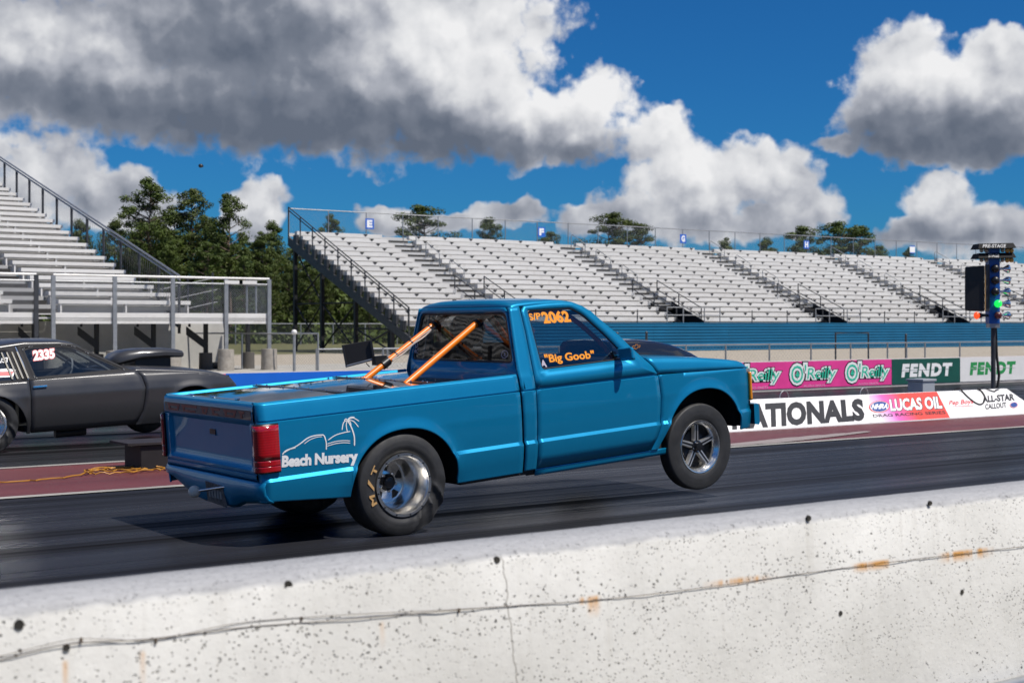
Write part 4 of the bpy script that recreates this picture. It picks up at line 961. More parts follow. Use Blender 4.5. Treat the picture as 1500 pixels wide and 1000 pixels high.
for px, d, ty, v, w, lab in ((618, 150, 304, 5, 1.15, 'broad flat topped pine rising behind the long grandstand by the first section sign'), (716, 150, 322, 5, .75, 'small rounded pine alone behind the back rail of the long grandstand'), (484, 150, 318, 0, .7, 'slim pine top showing behind the corner of the long grandstand'),
    (808, 155, 342, 5, .7, 'low pine top just above the back rail below a section sign'), (895, 150, 315, 5, 1.1, 'large dark pine left of a close pair behind the long grandstand'), (937, 152, 330, 5, 1.0, 'lower right hand pine of a close pair behind the long grandstand'),
    (1065, 155, 352, 4, .8, 'tiny pointed pine top behind the middle of the long grandstand'), (1122, 155, 352, 3, .9, 'short pointed pine top beside a larger clump behind the grandstand'), (1178, 150, 334, 5, 1.0, 'rounded pine at the near side of the far clump behind the grandstand'), (1225, 152, 328, 5, 1.15, 'tallest spreading pine of the far clump behind the grandstand'), (1258, 153, 333, 5, 1.1, 'dark spreading pine at the far side of the far clump'), (1290, 156, 362, 5, .8, 'low pine trailing off the far clump behind the grandstand'), (1330, 158, 366, 3, .8, 'small pine showing over the back rail past the far clump')):
    tree(px, d, ty, v, lab, wscale=w)
# undergrowth and the wood behind, one mass
mb = MB(); rd = random.Random(77)
for k in range(900):
    px = rd.uniform(-250, 760); d = rd.uniform(106, 135); p = atd(px, d); hh = rd.uniform(.4, 4.5) * (1 if d > 112 else .45) ; R1 = rd.uniform(.5, 1.2)
    for j in range(26):
        q = Vector((p[0] + rd.gauss(0, R1*.6), p[1] + rd.gauss(0, R1*.6), max(.0, hh*rd.random() + rd.gauss(0, .2)))); n = Vector((rd.uniform(-1, 1), rd.uniform(-1, 1), rd.uniform(-.3, 1))).normalized()
        e1 = n.orthogonal().normalized(); e1 = Matrix.Rotation(rd.uniform(0, 6.28), 3, n) @ e1; e2 = n.cross(e1); l = rd.uniform(.14, .34); w = l*.55
        mb.add([q - e1*l, q + e2*w, q + e1*l, q - e2*w], [(0, 1, 2, 3)])
mb.build('undergrowth', leaf_m, smooth=0, merge=False, fix=False, label='dense green and brown undergrowth at the foot of the pines', cat='undergrowth', kind='stuff')

# wood behind the pines, plus unseen woods added for dark reflections
mb = MB(); rd = random.Random(31)
def wood(fn, count, hmax, size, q=22):
    for k in range(count):
        p = fn(); hh = hmax*rd.uniform(.35, 1.0); R1 = rd.uniform(1.0, 2.0)
        for j in range(q):
            c_ = Vector((p[0] + rd.gauss(0, R1*.6), p[1] + rd.gauss(0, R1*.6), max(.0, hh*rd.random()))); n = Vector((rd.uniform(-1, 1), rd.uniform(-1, 1), rd.uniform(-.3, 1))).normalized()
            e1 = n.orthogonal().normalized(); e1 = Matrix.Rotation(rd.uniform(0, 6.28), 3, n) @ e1; e2 = n.cross(e1); l = size*rd.uniform(.5, 1.2); w = l*.6
            mb.add([c_ - e1*l, c_ + e2*w, c_ + e1*l, c_ - e2*w], [(0, 1, 2, 3)])
wood(lambda: atd(rd.uniform(-420, 700), rd.uniform(126, 150)), 1100, 9.0, .5)
wood(lambda: (rd.uniform(-150, -120), rd.uniform(-110, 150)), 650, 13, 1.5, 26)  # unseen belt, added so the tailgate reflects something dark
wood(lambda: (rd.uniform(-130, 170), rd.uniform(-110, -85)), 650, 13, 1.5, 26)  # unseen belt, added to darken what the truck's side reflects
mb.build('woodland', leaf_m, smooth=0, merge=False, fix=False, label='dense dark green wood beyond the pines, plus unseen wood added for reflections', cat='woodland', kind='stuff')

# ================================================================== BLUE PICKUP
TH = R(4.0); TYC = 9.12; RX = 5.0753 + .36*math.sin(TH)
truck = thing('pickup_truck', 'blue two door drag racing pickup launching with its front wheels off the ground', 'pickup truck', (RX, TYC, .0009), rot=(0, -TH, 0))
def tl(X, Z):      # world -> truck side coordinates
    x, z = X - RX, Z - .0009; return (x*math.cos(TH) + z*math.sin(TH), -x*math.sin(TH) + z*math.cos(TH))
def tside(px, py, w=.80): p = onY(px, py, TYC - w); return tl(p[0], p[2])
def trear(px, py, xl=-1.04):
    X = RX + xl
    for _ in range(20): p = onX(px, py, X); l = tl(p[0], p[2]); X += xl - l[0]
    return (p[1] - TYC, l[1])
ZT = [.25,.31,.40,.485,.497,.520,.60,.72,.84,.876,.881,.887,.893,.93,.97,.99,1.0]
WT = [.772,.785,.805,.819,.819,.803,.808,.812,.808,.806,.796,.796,.803,.795,.786,.780,.776]
def tW(x, z):
    w = float(np.interp(z, ZT, WT)) if z <= 1.0 else .776 - .31*(z - 1.0)
    for (xc, a, ztop) in ((.03, .432, .726), (2.83, .40, .732)):
        r = math.hypot((x - xc)/a, (z - .30)/(ztop - .30)); 
        if r < 2: w += .016*math.exp(-((max(r, 1.0) - 1.0)/.12)**2)*min(1, max(0, (z - .30)/.15))
    if x < -.98: t = min(1, (-.98 - x)/.06); w -= .06*(1 - math.sqrt(max(0, 1 - t*t)))
    if x > 3.2: t = min(1, (x - 3.2)/.17); w -= .035*t*t
    return w
def tsk(x, z, s=-1, off=0.0): return (x, s*(tW(x, z) + off), z)
def arch(x, xc, a, ztop, z0, p=2.2):
    t = abs((x - xc)/a); return z0 if t >= 1 else z0 + (ztop - z0)*(1 - t**p)**(1/p)
def cols(x0, x1, step=.04, arches=()):
    s = set(np.linspace(x0, x1, max(2, int((x1-x0)/step)+1)).tolist())
    for xc, a in arches:
        for k in range(-22, 23): 
            x = xc + a*math.sin(math.pi/2*k/22)
            if x0 < x < x1: s.add(x)
        for e in (-1, 1):
            x = xc + e*a*1.0005
            if x0 < x < x1: s.add(x)
    return sorted(s)
def side_panel(name, X, zb, zt, zrows, xmap=None, parent=truck, Wf=tsk, m=blue, thick=.012, smooth=28, both=True, arched=False):
    out = []
    for s in ((-1, 1) if both else (-1,)):
        mb = MB(); P = []
        for x in X:
            lo, hi = zb(x), zt(x); row = []
            zz = ([lo, lo + .008, lo + .02, lo + .035, lo + .055, lo + .08] + [min(max(z, lo + .085), hi) for z in zrows] + [hi]) if arched else ([lo] + [min(max(z, lo), hi) for z in zrows] + [hi])
            for z in zz:
                xx = xmap(x, z) if xmap else x; row.append(Wf(xx, z, s))
            P.append(row)
        mb.grid(P); o = mb.build(name, m, parent, smooth, world_=False); solid(o, thick, -1 if True else 1); out.append(o)
    return out
def fixnormal(o, s):  # make faces look outwards (+/- y)
    me = o.data; bm = bmesh.new(); bm.from_mesh(me)
    tot = sum(f.normal.y*f.calc_area() for f in bm.faces)
    if tot*s < 0: bmesh.ops.reverse_faces(bm, faces=bm.faces)
    bm.to_mesh(me); bm.free()
rows = sorted([z for z in ZT if .25 < z < 1.0] + [.56, .63, .66, .69, .705, .735, .75, .765, .78, .80, .82])
bed_arch = (.03, .432)
def bed_zb(x):
    if x < -.40: base = .315 + .05*min(1, (-.40 - x)/.55)
    else: base = .29
    return max(base, arch(x, .03, .432, .726, .29))
for o, s in zip(side_panel('bed_side', [-1.04, -1.036, -1.028, -1.016, -1.0, -.985] + cols(-.97, 1.026, .04, (bed_arch,)), bed_zb, lambda x: 1.0, rows, arched=True), (-1, 1)): fixnormal(o, s)
def cab_x(x, z):  # slanting rear edge of the cab and the door's rear gap
    f = (x - 1.045)/(1.172 - 1.045); xr = 1.045 if z < 1.04 else 1.045 + (z - 1.04)*.125; xf_ = 1.150 + .022*min(1, max(0, (z - .3)/.6)) + (.022*min(1, (z - .9)/.4) if z > .9 else 0)
    return xr + (xf_ - xr)*f
grow = rows + [1.0, 1.04, 1.1, 1.2, 1.3, 1.4, 1.46]
for o, s in zip(side_panel('cab_corner', np.linspace(1.045, 1.172, 5), lambda x: .30, lambda x: 1.492, grow, cab_x), (-1, 1)): fixnormal(o, s)
# door: lower skin and window frame
DFZ = [.30,.36,.42,.507,.7,.877,.95,1.01]; DFX = [2.262,2.30,2.33,2.357,2.372,2.360,2.325,2.27]
def door_r(z): return cab_x(1.172, z) + .009
def door_x(u, z): a = door_r(z); return a + (float(np.interp(z, DFZ, DFX)) - a)*u
door_outer = [(door_r(.893), .893)] + [(door_r(z), z) for z in (1.0, 1.1, 1.2, 1.3, 1.4, 1.46)] + [(1.235, 1.492), (1.45, 1.503), (1.60, 1.502), (1.70, 1.490), (1.79, 1.455), (1.87, 1.395), (2.07, 1.212), (2.19, 1.075), (2.275, 1.0), (2.325, .95), (2.355, .893)]
win = rounded([(1.268, 1.02), (1.258, 1.462), (1.672, 1.455), (1.772, 1.395), (1.93, 1.235), (2.045, 1.10), (2.05, 1.03)], .028, 4)
doors = []
for s in (-1, 1):
    mb = MB()
    P = []
    for u in np.linspace(0, 1, 28):
        P.append([tsk(door_x(u, z), z, s) for z in [.308] + [z for z in rows if .31 < z < .893] + [.893]])
    mb.grid(P); ray_ring(mb, door_outer, win, (1.6, 1.2), lambda x, z: tsk(x, z, s))
    o = mb.build('door', blue, truck, 28, world_=False); fixnormal(o, s); solid(o, .014); doors.append(o)
    inner = [((x - 1.62)*.972 + 1.62, (z - 1.23)*.945 + 1.23) for x, z in win]
    mb = MB(); ray_ring(mb, win, inner, (1.6, 1.2), lambda x, z: tsk(x, z, s, -.004)); k = mb.build('window_seal', trim, o, 40, world_=False); fixnormal(k, s); solid(k, .012)
    mb = MB(); mb.poly([tsk(x, z, s, -.008) for x, z in inner]); mb.build('window_pane', side_glass, o, 0, world_=False)
    # mirror on its sail
    mb = MB(); mb.hexa([(1.985, s*.80, 1.025), (2.05, s*.80, 1.02), (2.03, s*.945, 1.03), (1.985, s*.955, 1.035), (1.985, s*.76, 1.12), (2.04, s*.76, 1.12), (2.025, s*.93, 1.13), (1.985, s*.94, 1.135)]); bevel(mb.build('side_mirror', blue, o, 0, world_=False), .018, 3)
# rocker and fender
for o, s in zip(side_panel('rocker_panel', np.linspace(1.15, 2.43, 12), lambda x: .252, lambda x: .302, [.27, .29], None, truck, lambda x, z, s: (x, s*(tW(x, z) - .006), z)), (-1, 1)): fixnormal(o, s)
def seam(x): return .886 - .036*max(0, x - 2.36)
def fen_zb(x):
    base = .30 if x < 2.83 else .358
    return max(base, arch(x, 2.83, .40, .732, base))
def fen_x(x, z): 
    t = max(0, 1 - (x - 2.378)/.35); return x + t*(float(np.interp(z, DFZ, DFX)) + .008 - 2.378)
for o, s in zip(side_panel('front_fender', cols(2.378, 3.372, .04, ((2.83, .40),)), fen_zb, seam, [z for z in rows if z < .88], fen_x, arched=True), (-1, 1)): fixnormal(o, s)
# hood
HX = np.concatenate([np.linspace(2.29, 3.28, 20), [3.31, 3.335, 3.355, 3.37]])
mb = MB(); P = []
for x in HX:
    xs = max(x, 2.36); lo = seam(xs) + .006; zt = float(np.interp(x, [2.2,2.5,2.86,3.18,3.29,3.34,3.37], [1.035,1.012,.978,.935,.915,.895,.86])); h = zt - lo; w = tW(x, .893); sec = []
    xo = lambda z: x + max(0, 1 - (x - 2.29)/.3)*max(0, float(np.interp(z, DFZ, DFX)) + .008 - 2.29)*.98
    for (a, b) in ((0, 0), (-.006, .3), (-.016, .6), (-.03, .84), (-.055, .96), (-.10, 1.0), (-.30, 1.06), (-.55, 1.10), (-.79, 1.12)): sec.append((w + a, lo + h*b))
    P.append([(xo(z), -y, z) for y, z in sec] + [(xo(z), y, z) for y, z in sec[::-1]])
mb.grid(P); o = mb.build('hood', blue, truck, 40, world_=False); solid(o, .012)
# hood scoop, satin black, with small badge outline
mb = MB(); P = []
for x, zt, w in ((2.30, 1.145, .34), (2.40, 1.147, .34), (2.6, 1.138, .335), (2.8, 1.112, .325), (2.95, 1.080, .315), (3.08, 1.042, .30), (3.2, .992, .28), (3.31, .935, .25)):
    zb = .92; hh = zt - zb; P.append([(x, -w - .02, zb), (x, -w - .012, zb + hh*.5), (x, -w, zb + hh*.82), (x, -w + .035, zb + hh*.96), (x, -w + .09, zt), (x, 0, zt + .008), (x, w - .09, zt), (x, w - .035, zb + hh*.96), (x, w, zb + hh*.82), (x, w + .012, zb + hh*.5), (x, w + .02, zb)])
mb.grid(P); mb.poly(P[0][::-1]); mb.poly(P[-1]); sc_o = mb.build('hood_scoop', mat('gloss_black', (.012, .013, .018), .2, 0, .8), truck, 45, world_=False)
mb = MB(); L_ = [(2.50, 1.075), (2.545, 1.075), (2.545, 1.09), (2.585, 1.09), (2.585, 1.075), (2.63, 1.075), (2.63, 1.052), (2.585, 1.052), (2.585, 1.037), (2.545, 1.037), (2.545, 1.052), (2.50, 1.052), (2.50, 1.075)]
for i in range(len(L_)-1): ribbon(mb, [L_[i], L_[i+1]], .009, lambda x, z: (2.50 + ((x - 2.50) + (z-1.06)*.3)*.62, -.360 + ((z - 1.06)*.62 + .082)*.06, 1.082 + (z - 1.06)*.62))
mb.build('badge_outline', decal_o, sc_o, 0, world_=False, fix=False)
# cab back, roof, windscreen
def xr(z): return 1.045 if z < 1.04 else 1.045 + (z - 1.04)*.125
def gW(z): return .776 - .31*(z - 1.0)
mb = MB(); fr = .035
back_out = [(-(gW(z) - fr), z) for z in (.90, 1.0, 1.1, 1.2, 1.3, 1.4, 1.46)] + [(-(gW(1.49) - .06), 1.490)] + [(gW(1.49) - .06, 1.490)] + [(gW(z) - fr, z) for z in (1.46, 1.4, 1.3, 1.2, 1.1, 1.0, .90)]
rwin = rounded([(-.700, 1.083), (-.585, 1.452), (.585, 1.452), (.700, 1.083)], .05, 5)
bx_ = lambda y, z: (xr(z) + .016*(abs(y)/.75)**2, y, z)
ray_ring(mb, back_out, rwin, (0, 1.26), bx_, extra=72)
for s in (-1, 1):
    P = []
    for z in (.90, 1.0, 1.1, 1.2, 1.3, 1.4, 1.46, 1.492):
        row = []
        for k in range(6):
            a = math.pi/2*k/5; x0 = bx_(gW(z) - fr, z)[0]; row.append((x0 + (xr(z) + .03 - x0 + .004)*(1 - math.cos(a)) * 1.0, s*(gW(z) - fr + fr*math.sin(a)), z))
        P.append(row)
    mb.grid(P)
cb = mb.build('cab_back', blue, truck, 40, world_=False); solid(cb, .01)
rin = [(y*.965, (z - 1.265)*.93 + 1.265) for y, z in rwin]
mb = MB(); ray_ring(mb, rwin, rin, (0, 1.26), lambda y, z: (bx_(y, z)[0] - .003, y, z)); rs = mb.build('rear_window_seal', trim, cb, 40, world_=False); solid(rs, .012, 1)
mb = MB(); n = 24; P = []
rwm = [(-.675, 1.096), (-.566, 1.439), (.566, 1.439), (.675, 1.096)]
mb.poly([(bx_(y, z)[0] + .004, y, z) for y, z in rin]); mb.build('rear_window_pane', tint_glass, cb, 0, world_=False)
# window stickers
def rwpl(px, py): y, z = trear(px, py, 1.07); return (bx_(y, z)[0] - .004, y, z)
def q1(x, y): return (590 + x*.12, 440 + y*.12)
lil = mat('lilac_vinyl', (.45, .40, .47), .6)
mb = MB(); fit_text(mb, 'TMC', quadmap(q1(105, 642), q1(196, 642), q1(105, 592), q1(196, 592), rwpl), .02); ribbon(mb, spline([q1(92, 645), q1(84, 620), q1(92, 598), q1(100, 592)], 4), .5, rwpl); mb.build('window_sticker', lil, cb, 0, world_=False, merge=False, fix=False)
for cx, cy, rr in ((152, 545, 27), (1250, 655, 36)):
    mb = MB(); ribbon(mb, [q1(cx + rr*math.cos(a), cy + rr*1.25*math.sin(a)) for a in np.linspace(0, 6.28, 22)], 1.0, rwpl); ribbon(mb, spline([q1(cx - 12, cy - 22), q1(cx + 4, cy), q1(cx - 6, cy + 10), q1(cx + 14, cy + 20)], 4), 1.2, rwpl); mb.build('window_sticker', lil, cb, 0, world_=False, merge=False, fix=False)
mb = MB(); P = []
for x, zc, ze in ((xr(1.49)+.002, 1.49, 1.490), (1.106, 1.512, 1.491), (1.118, 1.528, 1.492), (1.145, 1.540, 1.494), (1.20, 1.547, 1.497), (1.35, 1.548, 1.503), (1.5, 1.540, 1.504), (1.62, 1.526, 1.502), (1.71, 1.506, 1.488), (1.79, 1.474, 1.455), (1.85, 1.440, 1.412)):
    w = gW(ze); row = []
    for u in np.linspace(-1, 1, 31):
        u = math.copysign(abs(u)**.75, u); row.append((x + .02*(abs(u)**3) if x < 1.15 else x, u*w, ze + (zc - ze)*(1 - abs(u)**3.4)**(1/2.1)))
    P.append(row)
mb.grid(P); rf = mb.build('roof', blue, truck, 50, world_=False); solid(rf, .01)
def wsp(s, t): # windscreen surface, s across -1..1, t 0 bottom .. 1 top
    x = 2.275 + (1.845 - 2.275)*t + .06*(1 - s*s)*(1 - t*.6); z = 1.0 + (1.425 - 1.0)*t; return (x, s*(gW(z) - .004), z)
so_ = [(-1, 0), (-1, 1), (1, 1), (1, 0)]; si_ = rounded([(-.90, .05), (-.90, .93), (.90, .93), (.90, .05)], .06)
mb = MB(); ray_ring(mb, so_, si_, (0, .5), wsp, extra=64); wf = mb.build('windscreen_frame', blue, truck, 40, world_=False); solid(wf, .012)
mb = MB(); mb.grid([[wsp(s, t) for t in np.linspace(.04, .94, 6)] for s in np.linspace(-.91, .91, 17)]); mb.build('windscreen_pane', clear_glass, wf, 60, world_=False)
# bed: rails, tailgate top, cover
for s in (-1, 1):
    mb = MB(); mb.grid([[(x, s*y, z) for y, z in ((tW(x, 1.0), 1.0), (tW(x, 1.0) - .008, 1.008), (tW(x, 1.0) - .018, 1.010), (tW(x, 1.0) - .030, 1.004), (tW(x, 1.0) - .034, .97))] for x in [-1.036, -1.02, -.98] + list(np.linspace(-.9, 1.026, 10))]); mb.build('bed_rail', blue, truck, 60, world_=False)
mb = MB(); mb.grid([[(x, y, z) for x, z in ((-.985, .985), (-.99, 1.003), (-1.01, 1.009), (-1.03, 1.005), (-1.043, .992), (-1.047, .972))] for y in np.linspace(-.735, .735, 9)]); tg = mb.build('tailgate', blue, truck, 50, world_=False)
def cover_z(x, y): return .994 + .010*(1 - (y/.72)**2)
for (xa, xb) in ((-.985, -.335), (-.325, .345), (.355, 1.03)):
    mb = MB(); mb.grid([[(x, y, cover_z(x, y) + (.004 if xa < x < xb else 0)) for y in np.linspace(-.738, .738, 17)] for x in (xa, xa + .012, xa + .03, (xa+xb)/2, xb - .03, xb - .012, xb)]); solid(mb.build('tonneau_panel', cover, truck, 60, world_=False), .015)
for x in (-.33, .35):
    mb = MB(); mb.box(x - .03, x + .03, -.70, .70, 1.001, 1.0085); hg = mb.build('tonneau_hinge', alloy_dk, truck, 0, world_=False)
    for k in range(13): mb = MB(); y = -.66 + .11*k; mb.ball((x + (.016 if k % 2 else -.016), y, 1.012), .007, 5); mb.build('rivet', chrome, hg, world_=False)
for y in (-.35, .05, .42): mb = MB(); mb.box(-.985, -.955, y - .02, y + .02, 1.006, 1.018); bevel(mb.build('tonneau_latch', chrome, truck, 0, world_=False), .004)
# tailgate skin and roll pan (rear face)
TGP = [(-1.047, .972), (-1.050, .95), (-1.050, .895), (-1.046, .884), (-1.040, .872), (-1.026, .855), (-1.024, .80), (-1.024, .64), (-1.026, .600), (-1.040, .578), (-1.050, .568), (-1.050, .553), (-1.040, .546), (-1.050, .538), (-1.050, .520), (-1.043, .508), (-1.02, .498)]
mb = MB(); mb.grid([[((x if (abs(y) < .67) else (max(x, -1.05) if (z > .866 or z < .57) else -1.046)), y, z) for x, z in TGP] for y in (-.735, -.70, -.672, -.655, -.4, 0, .4, .655, .672, .70, .735)]); mb.build('tailgate_skin', blue, tg, 30, world_=False)
mb = MB(); mb.box(-1.0525, -1.0505, -.715, .715, .897, .958); bs = mb.build('tailgate_band', mat('faded_band', (.045, .055, .075), .35, 0, .6, var=.35, vscale=3), tg, 0, world_=False)
frd = mat('faded_red_vinyl', (.26, .05, .04), .5)
random.seed(5); mb = MB()
for k, (ya, yb2) in enumerate(((.66, .44), (.40, .14), (.07, -.05), (-.10, -.24), (-.30, -.50), (-.54, -.62))):   # worn-away letters, only blocks are left
    zt = .951; 
    mb.box(-1.0545, -1.0527, ya, yb2, .934, .950); mb.box(-1.0545, -1.0527, ya - .02, yb2 + .03, .903, .916)
    mb.box(-1.0543, -1.0529, ya - .015, ya - .05, .915, .935)
    if k % 2 == 0: mb.box(-1.0543, -1.0529, yb2 + .015, yb2 + .045, .915, .935)
mb.build('worn_lettering', frd, bs, 0, world_=False)
mb = MB(); mb.box(-1.030, -1.0235, -.09, .0, .765, .80); hh_ = mb.build('tailgate_handle', trim, tg, 0, world_=False)
mb = MB(); mb.box(-1.034, -1.028, -.10, .01, .757, .764); mb.build('handle_lip', blue, hh_, 0, world_=False)
PB = [(-.80, .365), (-.62, .352), (-.46, .335), (-.34, .298), (-.26, .288), (.20, .288), (.30, .298), (.46, .34), (.62, .385), (.80, .44)]
mb = MB(); P = []
for y in [-.80, -.79, -.76, -.70, -.62, -.54, -.46, -.40, -.34, -.26, -.1, .1, .20, .30, .38, .46, .54, .62, .70, .76, .79, .80]:
    zb = float(np.interp(y, [p[0] for p in PB], [p[1] for p in PB])); w = abs(y); xo = -1.04 + .055*(1 - math.sqrt(max(0, 1 - max(0, (w - .75)/.055)**2)) if w > .75 else 0)
    P.append([(xo + .02, y, .495), (xo - .004, y, .487), (xo - .014, y, .47), (xo - .010, y, zb*.5 + .235), (xo + .01, y, zb + .02), (xo + .04, y, zb)])
mb.grid(P); pan = mb.build('rear_roll_pan', blue, truck, 40, world_=False); solid(pan, .01, 1)
pl_ = mat('plate_metal', (.12, .13, .14), .45, .5, var=.6, vscale=30)
mb = MB(); mb.hexa([(-1.055, -.26, .285), (-1.05, -.26, .285), (-1.05, .05, .30), (-1.055, .05, .30), (-1.068, -.235, .43), (-1.063, -.235, .43), (-1.063, .045, .44), (-1.068, .045, .44)]); lp = mb.build('licence_plate', pl_, truck, 0, world_=False)
mb = MB()
for k in range(5): mb.box(-1.064, -1.058, -.20 + .045*k, -.175 + .045*k, .335, .395)
mb.build('worn_characters', mat('plate_chars', (.28, .28, .27), .6), lp, 0, world_=False)
mb = MB(); mb.tube((-1.05, -.26, .425), (-1.16, .0, .385), .009, 8); rod = mb.build('tow_pin', chrome, truck, 50, world_=False)
mb = MB(); mb.ball((-1.165, .01, .383), .042, 9); mb.build('pin_knob', mat('cream_plastic', (.62, .58, .50), .5), rod, world_=False)
# tail lamps wrap the corner
for s in (-1, 1):
    def lampf(z0, z1, m, name, par, off=.006):
        P = []
        pathp = [(-1.0465, .737), (-1.0475, .765), (-1.044, .782), (-1.034, .797), (-1.015, .8045), (-.985, .809), (-.915, .812)]
        for x, y in pathp: P.append([(x - (off if y < .79 else off*.5), s*(y + (off if y > .78 else 0)), z) for z in np.linspace(z0, z1, 7)])
        mb = MB(); mb.grid(P); o = mb.build(name, m, par, 45, world_=False); solid(o, .012, 1); return o
    lamp = lampf(.555, .872, trim, 'tail_lamp', truck, .002)
    lampf(.640, .862, red_lens2, 'red_lens', lamp, .008); lampf(.60, .636, red_lens, 'red_lens', lamp, .008); lampf(.562, .598, red_lens, 'red_lens', lamp, .008); mb = MB(); mb.box(-1.064, -1.0565, s*.741, s*.772, .566, .594); mb.build('reverse_lens', clear_lens, lamp, 0, world_=False)
# front end
mb = MB()
for s in (-1, 1):
    pass
mb.box(3.335, 3.352, -.745, .745, .37, .88); mb.build('grille', trim, truck, 0, world_=False)
for k in range(4): mb = MB(); mb.box(3.353, 3.366, -.42, .42, .62 + .055*k, .64 + .055*k); mb.build('grille_bar', chrome, truck, 0, world_=False)
for s in (-1, 1):
    mb = MB(); mb.box(3.354, 3.372, s*.45, s*.69, .62, .80); hl = mb.build('headlight', clear_lens, truck, 0, world_=False); bevel(hl, .008)
    mb = MB(); P = [[(x, s*y, z) for z in (.585, .60, .70, .80, .815)] for x, y in ((3.376, .70), (3.392, .745), (3.384, .772), (3.362, .782))]; mb.grid(P); mk = mb.build('side_marker', amber, truck, 40, world_=False); solid(mk, .02, 1)
    mb = MB(); mb.box(3.34, 3.385, s*.70, s*.783, .818, .845); mb.build('marker_bezel', chrome, mk, 0, world_=False)
    mb = MB(); mb.box(3.34, 3.38, s*.70, s*.775, .556, .582); mb.build('marker_foot', trim, mk, 0, world_=False)
mb = MB(); P = []
for y in [-.80, -.795, -.77, -.70, -.4, 0, .4, .70, .77, .795, .80]:
    w = abs(y); xo = 3.492 - .04*max(0, (w - .66)/.14)**2; xi = 3.395; P.append([(xi, y, .385), (xo - .012, y, .375), (xo, y, .392), (xo, y, .535), (xo - .014, y, .55), (xi, y, .552)])
mb.grid(P); mb.poly(P[0]); mb.poly(P[-1]); mb.build('front_bumper', blue, truck, 40, world_=False)
# underbody
mb = MB(); mb.box(.50, 1.10, -.755, .755, .27, .90); mb.box(1.10, 2.40, -.755, .755, .27, .46); mb.box(2.20, 2.40, -.74, .74, .46, .95); mb.box(1.06, 1.10, -.74, .74, .90, 1.06); mb.box(-1.0, -.44, -.75, .75, .40, .94); mb.box(-.46, .52, -.50, .50, .36, .93); mb.box(2.38, 3.33, -.50, .50, .30, .84); mb.box(3.24, 3.335, -.72, .72, .38, .86); mb.box(-.42, .50, -.74, .74, .80, .94); mb.box(2.38, 3.26, -.72, .72, .78, .86); mb.build('chassis', dark, truck, 0, world_=False)
mb = MB(); mb.tube((0, -.6, .345), (0, .6, .345), .06, 10); mb.ball((0, 0, .345), .15, 8); mb.build('rear_axle', dark, truck, world_=False)
mb = MB(); mb.tube((1.3, -.45, .24), (2.5, -.42, .22), .035, 8); mb.tube((1.3, .45, .24), (2.5, .42, .22), .035, 8); mb.box(1.55, 1.95, -.35, .35, .20, .28); mb.build('exhaust', dark, truck, world_=False)
mb = MB(); mb.hexa([(2.50, -.70, .27), (2.62, -.66, .22), (2.62, .66, .22), (2.50, .70, .27), (2.46, -.70, .34), (2.62, -.66, .32), (2.62, .66, .32), (2.46, .70, .34)]); mb.build('front_crossmember', dark, truck, 0, world_=False)
for s in (-1, 1): mb = MB(); mb.path([(2.78, s*.42, .30), (2.78, s*.72, .27)], .035, 8); mb.path([(2.72, s*.35, .60), (2.77, s*.62, .38)], .03, 8); mb.build('front_suspension', alloy_dk, truck, world_=False)
# interior
mb = MB(); mb.box(1.99, 2.22, -.68, .68, .72, 1.03); bevel(mb.build('dashboard', trim, truck, 0, world_=False), .03, 3)
for y in (.34, -.34):
    mb = MB(); mb.hexa([(1.24, y-.23, .56), (1.36, y-.24, .56), (1.36, y+.24, .56), (1.24, y+.23, .56), (1.13, y-.17, 1.22), (1.21, y-.17, 1.23), (1.21, y+.17, 1.23), (1.13, y+.17, 1.22)]); mb.box(1.30, 1.75, y-.24, y+.24, .461, .58); bevel(mb.build('seat', seatfab, truck, 0, world_=False), .03, 3)
mb = MB(); mb.path([(1.88 + .05*math.cos(a), .34 + .17*math.sin(a), 1.02 + .16*math.cos(a)) for a in np.linspace(0, 2*math.pi, 25)[:-1]], .014, 8, closed=True); mb.tube((1.87, .34, 1.02), (2.05, .34, .95), .02, 8); mb.build('steering_wheel', trim, truck, world_=False)
# orange cage: hoop inside, two struts through the back window into the bed
mb = MB(); mb.path(spline([(1.28, -.60, .95), (1.24, -.56, 1.30), (1.22, -.46, 1.43), (1.22, 0, 1.445), (1.22, .46, 1.43), (1.24, .56, 1.30), (1.28, .60, .95)], 5), .022, 10); mb.tube((1.26, -.57, 1.18), (1.26, .57, 1.02), .019, 8)
for s in (-1, 1): mb.path(spline([(1.22, s*.44, 1.435), (1.65, s*.50, 1.43), (1.95, s*.60, 1.18), (2.10, s*.64, .98)], 4), .02, 8)
mb.build('roll_hoop', mat('orange_tube_shaded', (.55, .10, .01), .4), truck, world_=False)  # dimmer copy of the orange tube, cab shade put into its colour
SL0, SL1 = Vector((.402, .322, 1.0)), Vector((1.20, .40, 1.425)); SR0, SR1 = Vector((.335, -.392, 1.0)), Vector((1.20, -.185, 1.43))
struts = []
for a, b in ((SL0, SL1), (SR0, SR1)):
    d = (b - a).normalized(); mb = MB(); mb.tube(tuple(a - d*.03), tuple(b), .0245, 16); so1 = mb.build('orange_strut', orange, truck, world_=False); struts.append(so1)
    mb = MB(); t = (1.085 - a.x)/(b.x - a.x); c1 = a + (b - a)*t; mb.path([tuple(c1 - d*.012), tuple(c1 + d*.012)], .034, 14); mb.build('grommet', trim, so1, world_=False)
d = (SL1 - SL0).normalized()
for t in (.37, .56, .80): c1 = SL0 + (SL1 - SL0)*t; mb = MB(); mb.path([tuple(c1 - d*.006), tuple(c1 + d*.006)], .0285, 12); mb.build('cable_tie', trim, struts[0], world_=False)
